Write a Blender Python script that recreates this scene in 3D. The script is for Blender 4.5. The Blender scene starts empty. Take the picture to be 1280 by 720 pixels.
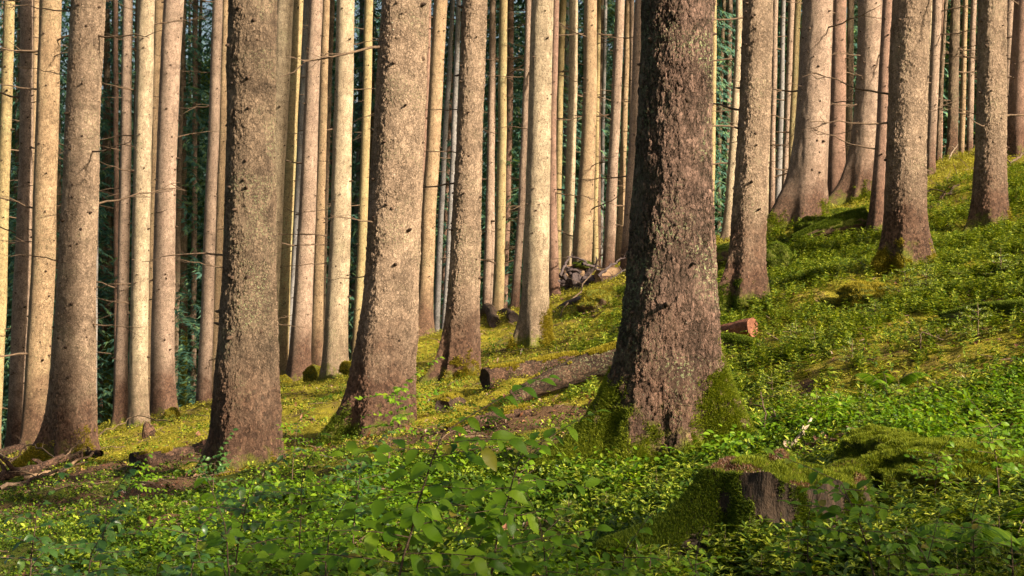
import bpy, math, random
import numpy as np
from mathutils import Vector, Matrix

scene = bpy.context.scene
COL = scene.collection
rad = math.radians
F = 1777.8                      # focal length in photo pixels (50 mm on 36 mm, 1280 px wide)
CH = 1.6                        # camera height over the datum

# ---------------------------------------------------------------- camera, sky, sun
cam = bpy.data.cameras.new('camera'); cam.lens = 50; cam.sensor_width = 36; cam.clip_start = 0.05; cam.clip_end = 600
co = bpy.data.objects.new('camera', cam); COL.objects.link(co)
co.location = (0, 0, CH); co.rotation_euler = (rad(90), 0, 0)
cam.dof.use_dof = False
scene.camera = co

SUN_EL, SUN_AZ = 28.0, 55.5     # azimuth: from straight behind the camera towards the right
w = bpy.data.worlds.new('World'); scene.world = w; w.use_nodes = True
nt = w.node_tree
bg = nt.nodes['Background']; bg.inputs['Strength'].default_value = 0.062
sky = nt.nodes.new('ShaderNodeTexSky'); sky.sky_type = 'NISHITA'; sky.sun_disc = False
sky.sun_elevation = rad(SUN_EL)
sx, sy = math.sin(rad(SUN_AZ)), -math.cos(rad(SUN_AZ))
sky.sun_rotation = math.atan2(sx, sy)
sky.dust_density = 6.0; sky.air_density = 1.2
nt.links.new(sky.outputs[0], bg.inputs['Color'])
sd = bpy.data.lights.new('sun', 'SUN'); sd.energy = 5.0; sd.angle = rad(2.0); sd.color = (1.0, 0.87, 0.68)
so = bpy.data.objects.new('sun', sd); COL.objects.link(so)
tosun = Vector((sx*math.cos(rad(SUN_EL)), sy*math.cos(rad(SUN_EL)), math.sin(rad(SUN_EL))))
so.rotation_euler = tosun.to_track_quat('Z', 'Y').to_euler()
so.location = (0, 0, 40)
vs = scene.view_settings
vs.view_transform = 'Standard'; vs.look = 'None'; vs.gamma = 1; vs.use_curve_mapping = False
vs.exposure = 1.36
scene.cycles.max_bounces = 6; scene.cycles.diffuse_bounces = 3; scene.cycles.glossy_bounces = 2
scene.cycles.transmission_bounces = 3; scene.cycles.transparent_max_bounces = 8
scene.cycles.use_denoising = True

# ---------------------------------------------------------------- small helpers
def tag(o, label=None, cat=None, group=None, kind=None):
    if label: o['label'] = label
    if cat: o['category'] = cat
    if group: o['group'] = group
    if kind: o['kind'] = kind
    return o

def empty(name, loc, rz=0):
    o = bpy.data.objects.new(name, None); COL.objects.link(o)
    o.location = loc; o.rotation_euler = (0, 0, rz); o.empty_display_size = 0.2
    return o

def mesh_np(name, verts, faces, mats, parent=None, smooth=False, midx=None, link=True):
    """faces: (n,k) int array, or a list of such arrays (k may differ)."""
    if not isinstance(faces, list): faces = [faces]
    faces = [np.asarray(f, dtype=np.int32) for f in faces if len(f)]
    verts = np.asarray(verts, dtype=np.float32)
    me = bpy.data.meshes.new(name)
    me.vertices.add(len(verts)); me.vertices.foreach_set('co', verts.ravel())
    nl = sum(f.size for f in faces); npoly = sum(len(f) for f in faces)
    me.loops.add(nl); me.polygons.add(npoly)
    me.loops.foreach_set('vertex_index', np.concatenate([f.ravel() for f in faces]))
    tot = np.concatenate([np.full(len(f), f.shape[1], dtype=np.int32) for f in faces])
    st = np.concatenate([[0], np.cumsum(tot)[:-1]]).astype(np.int32)
    me.polygons.foreach_set('loop_start', st)
    if smooth is True: me.polygons.foreach_set('use_smooth', np.ones(npoly, dtype=bool))
    else: me.polygons.foreach_set('use_smooth', np.zeros(npoly, dtype=bool))
    for m in (mats if isinstance(mats, (list, tuple)) else [mats]): me.materials.append(m)
    if midx is not None: me.polygons.foreach_set('material_index', np.asarray(midx, dtype=np.int32))
    me.update(calc_edges=True)
    o = bpy.data.objects.new(name, me)
    if link: COL.objects.link(o)
    if parent: o.parent = parent
    return o

class Geo:
    """collects pieces into one mesh"""
    def __init__(s): s.v = []; s.f = []; s.m = []; s.n = 0
    def add(s, v, f, mi=0):
        v = np.asarray(v, float); f = np.asarray(f, int)
        s.v.append(v); s.f.append(f + s.n); s.m.append(np.full(len(f), mi)); s.n += len(v)
    def build(s, name, mats, parent=None, smooth=True):
        return mesh_np(name, np.concatenate(s.v), s.f, mats, parent, smooth, np.concatenate(s.m))

def smoothstep(a, b, x):
    t = np.clip((x - a) / (b - a), 0, 1); return t*t*(3 - 2*t)

_tab = np.random.RandomState(7).rand(64, 64, 64)
def vnoise(x, y, z=0.0):
    """smooth value noise in numpy"""
    x, y, z = np.broadcast_arrays(np.asarray(x, float), y, z)
    xi, yi, zi = np.floor(x).astype(int), np.floor(y).astype(int), np.floor(z).astype(int)
    xf, yf, zf = x - xi, y - yi, z - zi
    xf = xf*xf*(3-2*xf); yf = yf*yf*(3-2*yf); zf = zf*zf*(3-2*zf)
    r = 0
    for a in (0, 1):
        for b in (0, 1):
            for c in (0, 1):
                wgt = (xf if a else 1-xf)*(yf if b else 1-yf)*(zf if c else 1-zf)
                r = r + wgt*_tab[(xi+a) & 63, (yi+b) & 63, (zi+c) & 63]
    return r*2 - 1
def fbm(x, y, z=0.0, o=3):
    r = 0; a = 1.0
    for k in range(o):
        r = r + a*vnoise(x*2**k + 9.1*k, y*2**k + 3.7*k, z*2**k + 5.3*k); a *= 0.5
    return r

def at(px, py, d):
    return np.array([(px-640)/F*d, d, CH-(py-360)/F*d])

def tube(pts, radii, sides=6, cap=True):
    pts = np.asarray(pts, float); n = len(pts)
    radii = np.broadcast_to(np.asarray(radii, float), (n,))
    t = np.gradient(pts, axis=0); t /= np.linalg.norm(t, axis=1)[:, None] + 1e-9
    up = np.array([0, 0, 1.0]) if abs(t[0][2]) < 0.9 else np.array([1.0, 0, 0])
    vs_ = []; u = np.cross(t[0], up); u /= np.linalg.norm(u)
    ang = np.arange(sides)/sides*2*math.pi
    for i in range(n):
        u = u - t[i]*np.dot(u, t[i]); u /= np.linalg.norm(u) + 1e-9
        b = np.cross(t[i], u)
        vs_.append(pts[i] + radii[i]*(np.cos(ang)[:, None]*u + np.sin(ang)[:, None]*b))
    v = np.concatenate(vs_)
    i = np.arange(n-1)[:, None]*sides; j = np.arange(sides)[None]; k = (j+1) % sides
    f = np.stack([i+j, i+k, i+sides+k, i+sides+j], -1).reshape(-1, 4)
    return v, f

# ---------------------------------------------------------------- materials
class N:
    def __init__(s, name):
        s.m = bpy.data.materials.new(name); s.m.use_nodes = True; s.t = s.m.node_tree
        s.b = s.t.nodes['Principled BSDF']; s.out = s.t.nodes['Material Output']
    def n(s, typ, **kw):
        nd = s.t.nodes.new(typ)
        for k, v in kw.items():
            if k == 'ins':
                for a, b in v.items():
                    if hasattr(b, 'is_linked') or isinstance(b, bpy.types.NodeSocket): s.t.links.new(b, nd.inputs[a])
                    else: nd.inputs[a].default_value = b
            else: setattr(nd, k, v)
        return nd
    def link(s, a, b): s.t.links.new(a, b)
    def noise(s, vec, scale, detail=3, rough=0.55):
        return s.n('ShaderNodeTexNoise', ins={'Vector': vec, 'Scale': scale, 'Detail': detail, 'Roughness': rough}).outputs['Fac']
    def ramp(s, fac, stops):
        r = s.n('ShaderNodeValToRGB', ins={'Fac': fac}); e = r.color_ramp.elements
        while len(e) < len(stops): e.new(0.5)
        for el, (p, c) in zip(e, stops):
            el.position = p; el.color = tuple(c) + (1,) if len(c) == 3 else c
        return r.outputs['Color']
    def mapr(s, v, a, b, c=0.0, d=1.0):
        return s.n('ShaderNodeMapRange', clamp=True, ins={'Value': v, 'From Min': a, 'From Max': b, 'To Min': c, 'To Max': d}).outputs[0]
    def math(s, op, a, b=0.0, c=0.0):
        nd = s.n('ShaderNodeMath', operation=op)
        for i, x in enumerate((a, b, c)):
            if isinstance(x, bpy.types.NodeSocket): s.link(x, nd.inputs[i])
            else: nd.inputs[i].default_value = x
        return nd.outputs[0]
    def mix(s, fac, a, b, blend='MIX'):
        nd = s.n('ShaderNodeMix', data_type='RGBA', blend_type=blend)
        for i, x in ((0, fac), (6, a), (7, b)):
            if isinstance(x, bpy.types.NodeSocket): s.link(x, nd.inputs[i])
            elif i == 0: nd.inputs[0].default_value = x
            else: nd.inputs[i].default_value = tuple(x) + (1,)
        return nd.outputs[2]

def bark_mat(name, c_lo, c_hi, scale=30.0, depth=0.006, base_red=0.8, moss=0.5, disp=False, zs=0.6, lichen=0.15, algae=0.0, crack=0.35):
    q = N(name)
    tc = q.n('ShaderNodeTexCoord'); oi = q.n('ShaderNodeObjectInfo')
    off = q.n('ShaderNodeVectorMath', operation='ADD', ins={0: tc.outputs['Object']})
    cmb = q.n('ShaderNodeCombineXYZ', ins={0: q.math('MULTIPLY', oi.outputs['Random'], 37.0), 1: q.math('MULTIPLY', oi.outputs['Random'], 11.0)})
    q.link(cmb.outputs[0], off.inputs[1]); P = off.outputs[0]
    mp = q.n('ShaderNodeMapping', ins={'Vector': P}); mp.inputs['Scale'].default_value = (1, 1, zs)
    nz = q.n('ShaderNodeTexNoise', ins={'Vector': mp.outputs[0], 'Scale': scale*0.9, 'Detail': 5.0, 'Roughness': 0.7})
    dv = q.n('ShaderNodeVectorMath', operation='SCALE', ins={0: nz.outputs['Color'], 'Scale': 2.2/scale})
    dp = q.n('ShaderNodeVectorMath', operation='ADD', ins={0: mp.outputs[0], 1: dv.outputs[0]})
    vo = q.n('ShaderNodeTexVoronoi', feature='DISTANCE_TO_EDGE', ins={'Vector': dp.outputs[0], 'Scale': scale})
    vf = q.n('ShaderNodeTexVoronoi', feature='F1', ins={'Vector': dp.outputs[0], 'Scale': scale})
    vf2 = q.n('ShaderNodeTexVoronoi', feature='F1', ins={'Vector': dp.outputs[0], 'Scale': scale*2.3})
    vo2 = q.n('ShaderNodeTexVoronoi', feature='DISTANCE_TO_EDGE', ins={'Vector': dp.outputs[0], 'Scale': scale*2.1})
    wn = q.noise(mp.outputs[0], scale*0.35, 2.0)
    edge = q.mapr(q.math('ADD', vo.outputs['Distance'], q.mapr(wn, 0.42, 0.7, 0, 0.10)), 0.0, 0.15)
    edge = q.math('MULTIPLY', edge, q.mapr(vo2.outputs['Distance'], 0.0, 0.12, 0.55, 1.0))
    # each plate tilts a little: plate height is random per cell
    cell = q.n('ShaderNodeSeparateColor', ins={0: vf.outputs['Color']}).outputs[0]
    fine = q.noise(mp.outputs[0], scale*3.2, 3.0, 0.7)
    big = q.noise(P, 3.0, 3.0, 0.6)
    sep = q.n('ShaderNodeSeparateXYZ', ins={0: tc.outputs['Object']}); z = sep.outputs[2]
    t = q.math('ADD', q.math('MULTIPLY', cell, 0.35), q.math('ADD', q.math('MULTIPLY', big, 0.6), q.math('MULTIPLY', fine, 0.35)))
    col = q.mix(q.mapr(t, 0.35, 0.95), c_lo, c_hi)
    # weathered patches running down the stem
    mp2 = q.n('ShaderNodeMapping', ins={'Vector': P}); mp2.inputs['Scale'].default_value = (5, 5, 0.9)
    streak = q.noise(mp2.outputs[0], 1.0, 4.0, 0.65)
    dk = tuple(0.55*x for x in c_lo)
    col = q.mix(q.mapr(streak, 0.48, 0.72, 0, 0.6), col, dk)
    mp3 = q.n('ShaderNodeMapping', ins={'Vector': P}); mp3.inputs['Scale'].default_value = (1.2, 1.2, 7.0)
    rings = q.noise(mp3.outputs[0], 1.0, 3.0, 0.6)
    col = q.mix(q.mapr(rings, 0.56, 0.70, 0, 0.42), col, dk)
    pat = q.noise(P, 9.0, 4.0, 0.7)
    col = q.mix(q.mapr(pat, 0.55, 0.75, 0, 0.4), col, tuple(min(.9, 1.15*x) for x in c_hi))
    # deep cracks
    col = q.mix(q.mapr(edge, 0.0, 0.8, min(1.0, crack*2.2), 0.0), col, (0.035, 0.022, 0.014))
    col = q.mix(q.mapr(fine, 0.5, 0.34, 0, 0.75), col, dk)
    col = q.mix(q.mapr(fine, 0.56, 0.72, 0, 0.45), col, tuple(min(.9, 1.35*x) for x in c_hi))
    if lichen > 0:
        ln = q.noise(P, 55.0, 2.0, 0.6); lb = q.noise(P, 2.2, 2.0, 0.5)
        col = q.mix(q.math('MULTIPLY', q.mapr(ln, 0.56, 0.64), q.mapr(lb, 0.5, 0.66, 0, lichen*3)), col, (0.30, 0.33, 0.16))
    # red brown foot
    rr = q.math('ADD', q.math('MULTIPLY', z, -0.75), q.math('MULTIPLY', big, 1.3))
    col = q.mix(q.mapr(rr, -0.30, 0.30, 0, min(1, base_red*1.15)), col, q.mix(cell, (0.042, 0.019, 0.012), (0.16, 0.082, 0.050)))
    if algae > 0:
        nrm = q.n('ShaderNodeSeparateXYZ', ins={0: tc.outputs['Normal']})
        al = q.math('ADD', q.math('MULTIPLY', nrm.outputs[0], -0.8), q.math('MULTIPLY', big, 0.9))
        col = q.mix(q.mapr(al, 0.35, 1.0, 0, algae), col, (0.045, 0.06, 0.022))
    if moss > 0:
        mn = q.noise(P, 6.0, 4.0, 0.65)
        ms = q.math('ADD', q.math('MULTIPLY', z, -1.5), q.math('MULTIPLY', mn, 1.6))
        ms = q.mapr(ms, 0.75-moss*0.7, 1.05-moss*0.7)
        mc = q.ramp(q.noise(P, 60.0, 3.0), [(0.3, (0.05, 0.065, 0.008)), (0.7, (0.20, 0.20, 0.02))])
        col = q.mix(ms, col, mc)
    q.link(col, q.b.inputs['Base Color'])
    q.b.inputs['Roughness'].default_value = 0.85; q.b.inputs['Specular IOR Level'].default_value = 0.25
    h = q.math('ADD', q.math('MULTIPLY', edge, 0.55), q.math('MULTIPLY', cell, 0.55))
    h = q.math('SUBTRACT', h, q.math('MULTIPLY', q.mapr(vf.outputs['Distance'], 0.0, 0.9), 0.25))
    hf = q.math('MULTIPLY', q.math('SUBTRACT', q.math('ADD', fine, q.math('MULTIPLY', vf2.outputs['Distance'], -0.5)), 0.3), 0.3)
    hv = q.mapr(q.noise(P, 2.6, 3.0, 0.6), 0.35, 0.65, 0.45, 1.25)
    if disp:
        dn = q.n('ShaderNodeDisplacement', ins={'Height': q.math('MULTIPLY', q.math('ADD', h, hf), hv), 'Midlevel': 0.6, 'Scale': depth})
        q.link(dn.outputs[0], q.out.inputs['Displacement']); q.m.displacement_method = 'BOTH'
    else:
        bp = q.n('ShaderNodeBump', ins={'Height': q.math('MULTIPLY', q.math('ADD', h, hf), hv), 'Distance': depth, 'Strength': 1.0})
        q.link(bp.outputs[0], q.b.inputs['Normal'])
    return q.m

def leaf_mat(name, stops, trans=0.35, rough=0.45, spec=0.4, patch=None):
    q = N(name)
    g = q.n('ShaderNodeNewGeometry')
    r = g.outputs['Random Per Island']
    col = q.ramp(r, stops)
    if patch:
        tc = q.n('ShaderNodeTexCoord')
        pn = q.noise(tc.outputs['Object'], patch[0], 3.0, 0.6)
        col = q.mix(q.mapr(pn, 0.42, 0.62), col, patch[1], 'MIX') if len(patch) < 3 else q.mix(q.mapr(pn, 0.42, 0.62, 0, patch[2]), col, patch[1])
    q.link(col, q.b.inputs['Base Color'])
    q.b.inputs['Roughness'].default_value = rough; q.b.inputs['Specular IOR Level'].default_value = spec
    tr = q.n('ShaderNodeBsdfTranslucent')
    q.link(q.mix(1.0, col, (1.25, 1.2, 0.5), 'MULTIPLY'), tr.inputs['Color'])
    ms = q.n('ShaderNodeMixShader'); ms.inputs[0].default_value = trans
    q.link(q.b.outputs[0], ms.inputs[1]); q.link(tr.outputs[0], ms.inputs[2])
    q.link(ms.outputs[0], q.out.inputs['Surface'])
    return q.m

def wood_mat(name, lo, hi, scale=14.0, stretch=(1, 1, 1), bump=0.004, moss=0.0):
    q = N(name); tc = q.n('ShaderNodeTexCoord')
    mp = q.n('ShaderNodeMapping', ins={'Vector': tc.outputs['Object']}); mp.inputs['Scale'].default_value = stretch
    a = q.noise(mp.outputs[0], scale, 5.0, 0.65)
    b = q.noise(mp.outputs[0], scale*4, 3.0, 0.7)
    c = q.math('ADD', q.math('MULTIPLY', a, 0.65), q.math('MULTIPLY', b, 0.35))
    col = q.ramp(c, [(0.32, lo), (0.5, tuple((x+y)/2.3 for x, y in zip(lo, hi))), (0.68, hi)])
    if moss > 0:
        g = q.n('ShaderNodeNewGeometry'); nz_ = q.n('ShaderNodeSeparateXYZ', ins={0: g.outputs['Normal']}).outputs[2]
        m = q.math('ADD', q.math('MULTIPLY', nz_, 0.5), q.math('MULTIPLY', q.noise(tc.outputs['Object'], 5.0, 4.0), 1.2))
        mc = q.ramp(b, [(0.35, (0.045, 0.06, 0.006)), (0.65, (0.18, 0.19, 0.02))])
        col = q.mix(q.mapr(m, 1.15-moss, 1.3-moss), col, mc)
    q.link(col, q.b.inputs['Base Color']); q.b.inputs['Roughness'].default_value = 0.85
    q.b.inputs['Specular IOR Level'].default_value = 0.25
    bp = q.n('ShaderNodeBump', ins={'Height': c, 'Distance': bump*3, 'Strength': 1.0}); q.link(bp.outputs[0], q.b.inputs['Normal'])
    return q.m

M = {}
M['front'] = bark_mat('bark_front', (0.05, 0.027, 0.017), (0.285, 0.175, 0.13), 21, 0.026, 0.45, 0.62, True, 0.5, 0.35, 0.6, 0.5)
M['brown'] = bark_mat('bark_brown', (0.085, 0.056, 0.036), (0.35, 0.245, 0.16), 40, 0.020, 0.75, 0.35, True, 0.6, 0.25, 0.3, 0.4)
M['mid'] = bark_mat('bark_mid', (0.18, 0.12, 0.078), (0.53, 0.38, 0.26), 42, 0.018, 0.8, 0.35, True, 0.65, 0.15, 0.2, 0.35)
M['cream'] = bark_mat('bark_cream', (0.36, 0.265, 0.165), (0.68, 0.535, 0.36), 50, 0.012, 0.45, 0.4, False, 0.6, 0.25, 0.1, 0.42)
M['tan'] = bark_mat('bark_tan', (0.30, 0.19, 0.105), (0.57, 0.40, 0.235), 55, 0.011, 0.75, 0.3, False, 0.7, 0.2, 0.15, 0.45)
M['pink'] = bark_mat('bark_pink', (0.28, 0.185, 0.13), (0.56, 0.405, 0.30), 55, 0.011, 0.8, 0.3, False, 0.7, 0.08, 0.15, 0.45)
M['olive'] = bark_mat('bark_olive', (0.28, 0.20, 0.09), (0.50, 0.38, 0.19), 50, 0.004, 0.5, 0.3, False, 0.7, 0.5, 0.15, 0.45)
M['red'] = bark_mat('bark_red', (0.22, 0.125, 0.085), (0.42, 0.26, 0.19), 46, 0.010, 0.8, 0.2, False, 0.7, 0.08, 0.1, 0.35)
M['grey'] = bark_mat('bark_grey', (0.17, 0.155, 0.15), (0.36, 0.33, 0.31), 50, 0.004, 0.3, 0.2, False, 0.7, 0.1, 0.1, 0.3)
M['knot'] = wood_mat('knot', (0.03, 0.02, 0.013), (0.13, 0.08, 0.05), 30)
M['twig'] = wood_mat('twig', (0.05, 0.032, 0.02), (0.20, 0.13, 0.08), 20)
M['needle_hazed'] = leaf_mat('needle_hazed', [(0.0, (0.05, 0.12, 0.10)), (0.6, (0.08, 0.18, 0.12)), (1.0, (0.18, 0.27, 0.10))], 0.25, 0.6, 0.2)  # distance haze is put into the colour: needles lightened towards blue green
M['pale_leaf'] = leaf_mat('pale_leaf', [(0.0, (0.06, 0.12, 0.03)), (0.6, (0.16, 0.24, 0.05)), (1.0, (0.34, 0.38, 0.10))], 0.4, 0.5, 0.3)
M['herb'] = leaf_mat('herb', [(0.0, (0.018, 0.042, 0.003)), (0.45, (0.07, 0.125, 0.006)), (0.8, (0.19, 0.265, 0.012)), (1.0, (0.40, 0.44, 0.045))], 0.3, 0.5, 0.2, (0.7, (0.028, 0.066, 0.005), 0.6))
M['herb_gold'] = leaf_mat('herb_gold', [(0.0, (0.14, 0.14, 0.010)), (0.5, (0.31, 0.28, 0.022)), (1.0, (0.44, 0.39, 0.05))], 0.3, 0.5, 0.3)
M['seed'] = leaf_mat('seedling_needles', [(0.0, (0.02, 0.055, 0.005)), (0.6, (0.155, 0.215, 0.010)), (1.0, (0.44, 0.46, 0.05))], 0.3, 0.45, 0.4)
M['beech'] = leaf_mat('beech_leaf', [(0.0, (0.06, 0.14, 0.006)), (0.6, (0.13, 0.24, 0.008)), (0.97, (0.22, 0.34, 0.015)), (1.0, (0.30, 0.22, 0.03))], 0.45, 0.45, 0.25)
M['beech_dark'] = leaf_mat('beech_leaf_bluish', [(0.0, (0.03, 0.085, 0.018)), (0.6, (0.065, 0.14, 0.025)), (1.0, (0.12, 0.21, 0.035))], 0.35, 0.35, 0.4)
M['moss'] = leaf_mat('moss_tufts', [(0.0, (0.025, 0.05, 0.005)), (0.5, (0.085, 0.13, 0.009)), (1.0, (0.21, 0.25, 0.02))], 0.25, 0.7, 0.15)
M['moss_bright'] = leaf_mat('moss_bright_tufts', [(0.0, (0.05, 0.08, 0.006)), (0.5, (0.16, 0.20, 0.012)), (1.0, (0.32, 0.34, 0.03))], 0.25, 0.7, 0.15)
M['moss_gold'] = leaf_mat('moss_gold_tufts', [(0.0, (0.12, 0.11, 0.010)), (0.5, (0.26, 0.21, 0.015)), (1.0, (0.42, 0.34, 0.04))], 0.25, 0.7, 0.15)
M['litter'] = leaf_mat('leaf_litter', [(0.0, (0.06, 0.026, 0.014)), (0.5, (0.16, 0.062, 0.03)), (0.85, (0.26, 0.12, 0.06)), (1.0, (0.45, 0.33, 0.24))], 0.1, 0.5, 0.4)
M['logbark'] = bark_mat('log_bark', (0.022, 0.013, 0.009), (0.20, 0.115, 0.07), 17, 0.03, 0, 0, False, 1.0, .25, 0, .6)
M['logmoss'] = wood_mat('log_mossy_bark', (0.045, 0.03, 0.018), (0.20, 0.12, 0.07), 16, (1, 1, 1), 0.006, 0.65)
M['rotten'] = bark_mat('rotten_bark', (0.03, 0.015, 0.010), (0.26, 0.14, 0.085), 21, 0.03, 0, 0, False, 1.0, .25, 0, .6)
M['pale'] = wood_mat('pale_bare_wood', (0.28, 0.19, 0.12), (0.60, 0.47, 0.34), 22, (1, 1, 1), 0.002)
M['tanwood'] = wood_mat('tan_bare_wood', (0.11, 0.065, 0.035), (0.36, 0.23, 0.13), 22, (1, 1, 1), 0.004)
M['redwood'] = wood_mat('red_split_wood', (0.07, 0.025, 0.014), (0.32, 0.13, 0.07), 18, (1, 1, 1), 0.005)
M['darkend'] = wood_mat('weathered_cut_end', (0.018, 0.012, 0.010), (0.07, 0.045, 0.035), 25, (1, 1, 1), 0.004)
M['greyend'] = wood_mat('grey_cut_end', (0.10, 0.09, 0.085), (0.26, 0.23, 0.21), 25, (1, 1, 1), 0.004)
M['rootwood'] = wood_mat('root_wood', (0.025, 0.019, 0.018), (0.14, 0.10, 0.095), 14, (1, 1, 1), 0.006, 0.0)
M['mossbody'] = wood_mat('moss_body', (0.035, 0.045, 0.006), (0.15, 0.16, 0.018), 40, (1, 1, 1), 0.006)

# ---------------------------------------------------------------- terrain
CTRL = [  # photo x, photo y of the ground there, distance
 (845,585,10), (308,592,14), (470,540,14.5), (570,474,18.5), (668,440,21), (925,385,17), (1132,336,17), (1237,288,20),
 (88,572,18), (180,548,24), (205,517,27), (255,516,32), (375,475,28), (418,465,24), (530,426,28), (625,402,38), (735,368,30),
 (762,333,38), (910,308,36), (1000,285,24), (1043,258,28), (1094,285,22), (1160,222,31), (1205,196,36), (1272,198,30),
 (640,720,6.8), (500,620,10), (0,720,9), (200,650,11), (80,605,15), (10,572,22), (1280,560,8.5), (1280,420,12), (1280,310,16.5),
 (1280,720,5.6), (980,665,7.2), (1000,450,13.5), (700,500,14.0), (450,455,31), (240,700,8.6), (1100,560,8.8)]
CP = [tuple(at(*c)) for c in CTRL] + [(0,0,CH-1.5), (0,-12,-0.2), (12,-12,2.6), (12,4,3.6), (20,12,6.5), (-12,8,-2.6), (-14,-12,-2.4),
 (-22,30,-4.6), (-15,50,-3.8), (-28,62,-6), (-4,52,-2.2), (6,56,0.4), (0,85,-5), (18,45,4.6), (24,62,4.8), (32,40,9), (40,90,3), (-40,90,-11), (-45,20,-9), (45,0,13), (0,140,-8)]
CP = np.array(CP)
def _tps(r2): return 0.5*r2*np.log(r2 + 1e-9)
def _solve(P, lam):
    n = len(P); X = P[:, :2]; K = _tps(((X[:, None]-X[None])**2).sum(-1)) + lam*np.eye(n)
    A = np.zeros((n+3, n+3)); A[:n, :n] = K; A[:n, n] = 1; A[:n, n+1:] = X; A[n, :n] = 1; A[n+1:, :n] = X.T
    return np.linalg.solve(A, np.concatenate([P[:, 2], [0, 0, 0]]))
TW = _solve(CP, 2.0)
def ground0(x, y):
    x = np.asarray(x, float); y = np.asarray(y, float); shp = np.broadcast(x, y).shape
    x = np.broadcast_to(x, shp).ravel(); y = np.broadcast_to(y, shp).ravel()
    r = TW[-3] + TW[-2]*x + TW[-1]*y
    for i, c in enumerate(CP): r = r + TW[i]*_tps((x-c[0])**2 + (y-c[1])**2)
    return r.reshape(shp)
def bumps(x, y):
    return 0.085*fbm(x*0.9, y*0.9, 3.0, 3) + 0.045*fbm(x*3.4, y*3.4, 8.0, 3)
def ground(x, y):
    return ground0(x, y) + bumps(np.asarray(x, float), np.asarray(y, float))
def gz(x, y): return float(ground(np.array([x]), np.array([y]))[0])

xs = np.concatenate([np.linspace(-90, -16, 40)[:-1], np.linspace(-16, -5, 140)[:-1], np.linspace(-5, 6, 300)[:-1], np.linspace(6, 16, 120)[:-1], np.linspace(16, 90, 40)])
ys = np.concatenate([np.linspace(-40, 3, 40)[:-1], np.linspace(3, 18, 400)[:-1], np.linspace(18, 42, 260)[:-1], np.linspace(42, 190, 110)])
GX, GY = np.meshgrid(xs, ys, indexing='ij')
GZ = ground(GX, GY)
nx, ny = GX.shape
ii, jj = np.meshgrid(np.arange(nx-1), np.arange(ny-1), indexing='ij')
gf = np.stack([ii*ny+jj, (ii+1)*ny+jj, (ii+1)*ny+jj+1, ii*ny+jj+1], -1).reshape(-1, 4)

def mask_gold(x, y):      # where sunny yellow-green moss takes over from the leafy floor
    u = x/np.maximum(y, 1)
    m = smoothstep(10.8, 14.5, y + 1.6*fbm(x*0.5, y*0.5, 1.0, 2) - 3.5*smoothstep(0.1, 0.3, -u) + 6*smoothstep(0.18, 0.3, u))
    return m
q = N('forest_floor'); tc = q.n('ShaderNodeTexCoord'); P = tc.outputs['Object']
big = q.noise(P, 0.55, 4.0, 0.6); mid = q.noise(P, 3.5, 4.0, 0.65); fin = q.noise(P, 40.0, 4.0, 0.7); vf = q.noise(P, 150.0, 3.0, 0.7)
sepg = q.n('ShaderNodeSeparateXYZ', ins={0: P})
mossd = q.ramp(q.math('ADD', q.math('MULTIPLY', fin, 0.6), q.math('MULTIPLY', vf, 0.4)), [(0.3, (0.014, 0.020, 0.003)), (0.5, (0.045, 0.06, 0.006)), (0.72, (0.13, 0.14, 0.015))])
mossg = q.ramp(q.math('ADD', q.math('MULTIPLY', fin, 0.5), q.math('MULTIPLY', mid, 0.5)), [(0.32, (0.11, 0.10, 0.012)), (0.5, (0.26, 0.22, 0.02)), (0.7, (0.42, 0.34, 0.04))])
litter = q.ramp(vf, [(0.3, (0.03, 0.017, 0.010)), (0.5, (0.10, 0.055, 0.028)), (0.7, (0.24, 0.15, 0.085))])
gold = q.n('ShaderNodeAttribute', attribute_name='gold').outputs['Fac']
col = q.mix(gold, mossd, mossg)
lm = q.math('ADD', q.math('MULTIPLY', big, 0.5), q.math('MULTIPLY', mid, 0.6))
bare = q.n('ShaderNodeAttribute', attribute_name='bare').outputs['Fac']
col = q.mix(q.mapr(q.math('ADD', lm, q.math('MULTIPLY', bare, 0.5)), 0.56, 0.70), col, litter)
q.link(col, q.b.inputs['Base Color']); q.b.inputs['Roughness'].default_value = 0.95; q.b.inputs['Specular IOR Level'].default_value = 0.1
bp = q.n('ShaderNodeBump', ins={'Height': q.math('ADD', q.math('MULTIPLY', fin, 0.7), q.math('MULTIPLY', vf, 0.3)), 'Distance': 0.04, 'Strength': 1.0})
q.link(bp.outputs[0], q.b.inputs['Normal'])
BARE = [(-4.1, 13.2, 1.6, .8), (3.4, 11.0, .6, .4), (2.3, 12.2, .5, .3), (-1.5, 8.6, .7, .35), (1.9, 8.9, .5, .3), (-4.6, 15.6, 1.7, 1.1), (-1.2, 13.6, 1.1, .4), (-0.2, 13.0, .9, 0.4), (3.1, 8.6, 0.8, 0.5), (-1.9, 10.4, .9, .5), (0.5,12.0,.5,.3)]
def mask_bare(x, y):
    r = np.zeros(np.broadcast(x, y).shape)
    for bx, by, rx, ry in BARE:
        r = np.maximum(r, 1 - smoothstep(0.5, 1.15, np.sqrt(((x-bx)/rx)**2 + ((y-by)/ry)**2) + 0.35*vnoise(x*2.3, y*2.3, 5.0)))
    return r
go = mesh_np('ground', np.stack([GX, GY, GZ], -1).reshape(-1, 3), gf, q.m, smooth=True)
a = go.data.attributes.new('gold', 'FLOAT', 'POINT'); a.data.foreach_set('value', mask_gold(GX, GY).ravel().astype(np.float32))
a = go.data.attributes.new('bare', 'FLOAT', 'POINT'); a.data.foreach_set('value', mask_bare(GX, GY).ravel().astype(np.float32))
tag(go, kind='structure')

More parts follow.
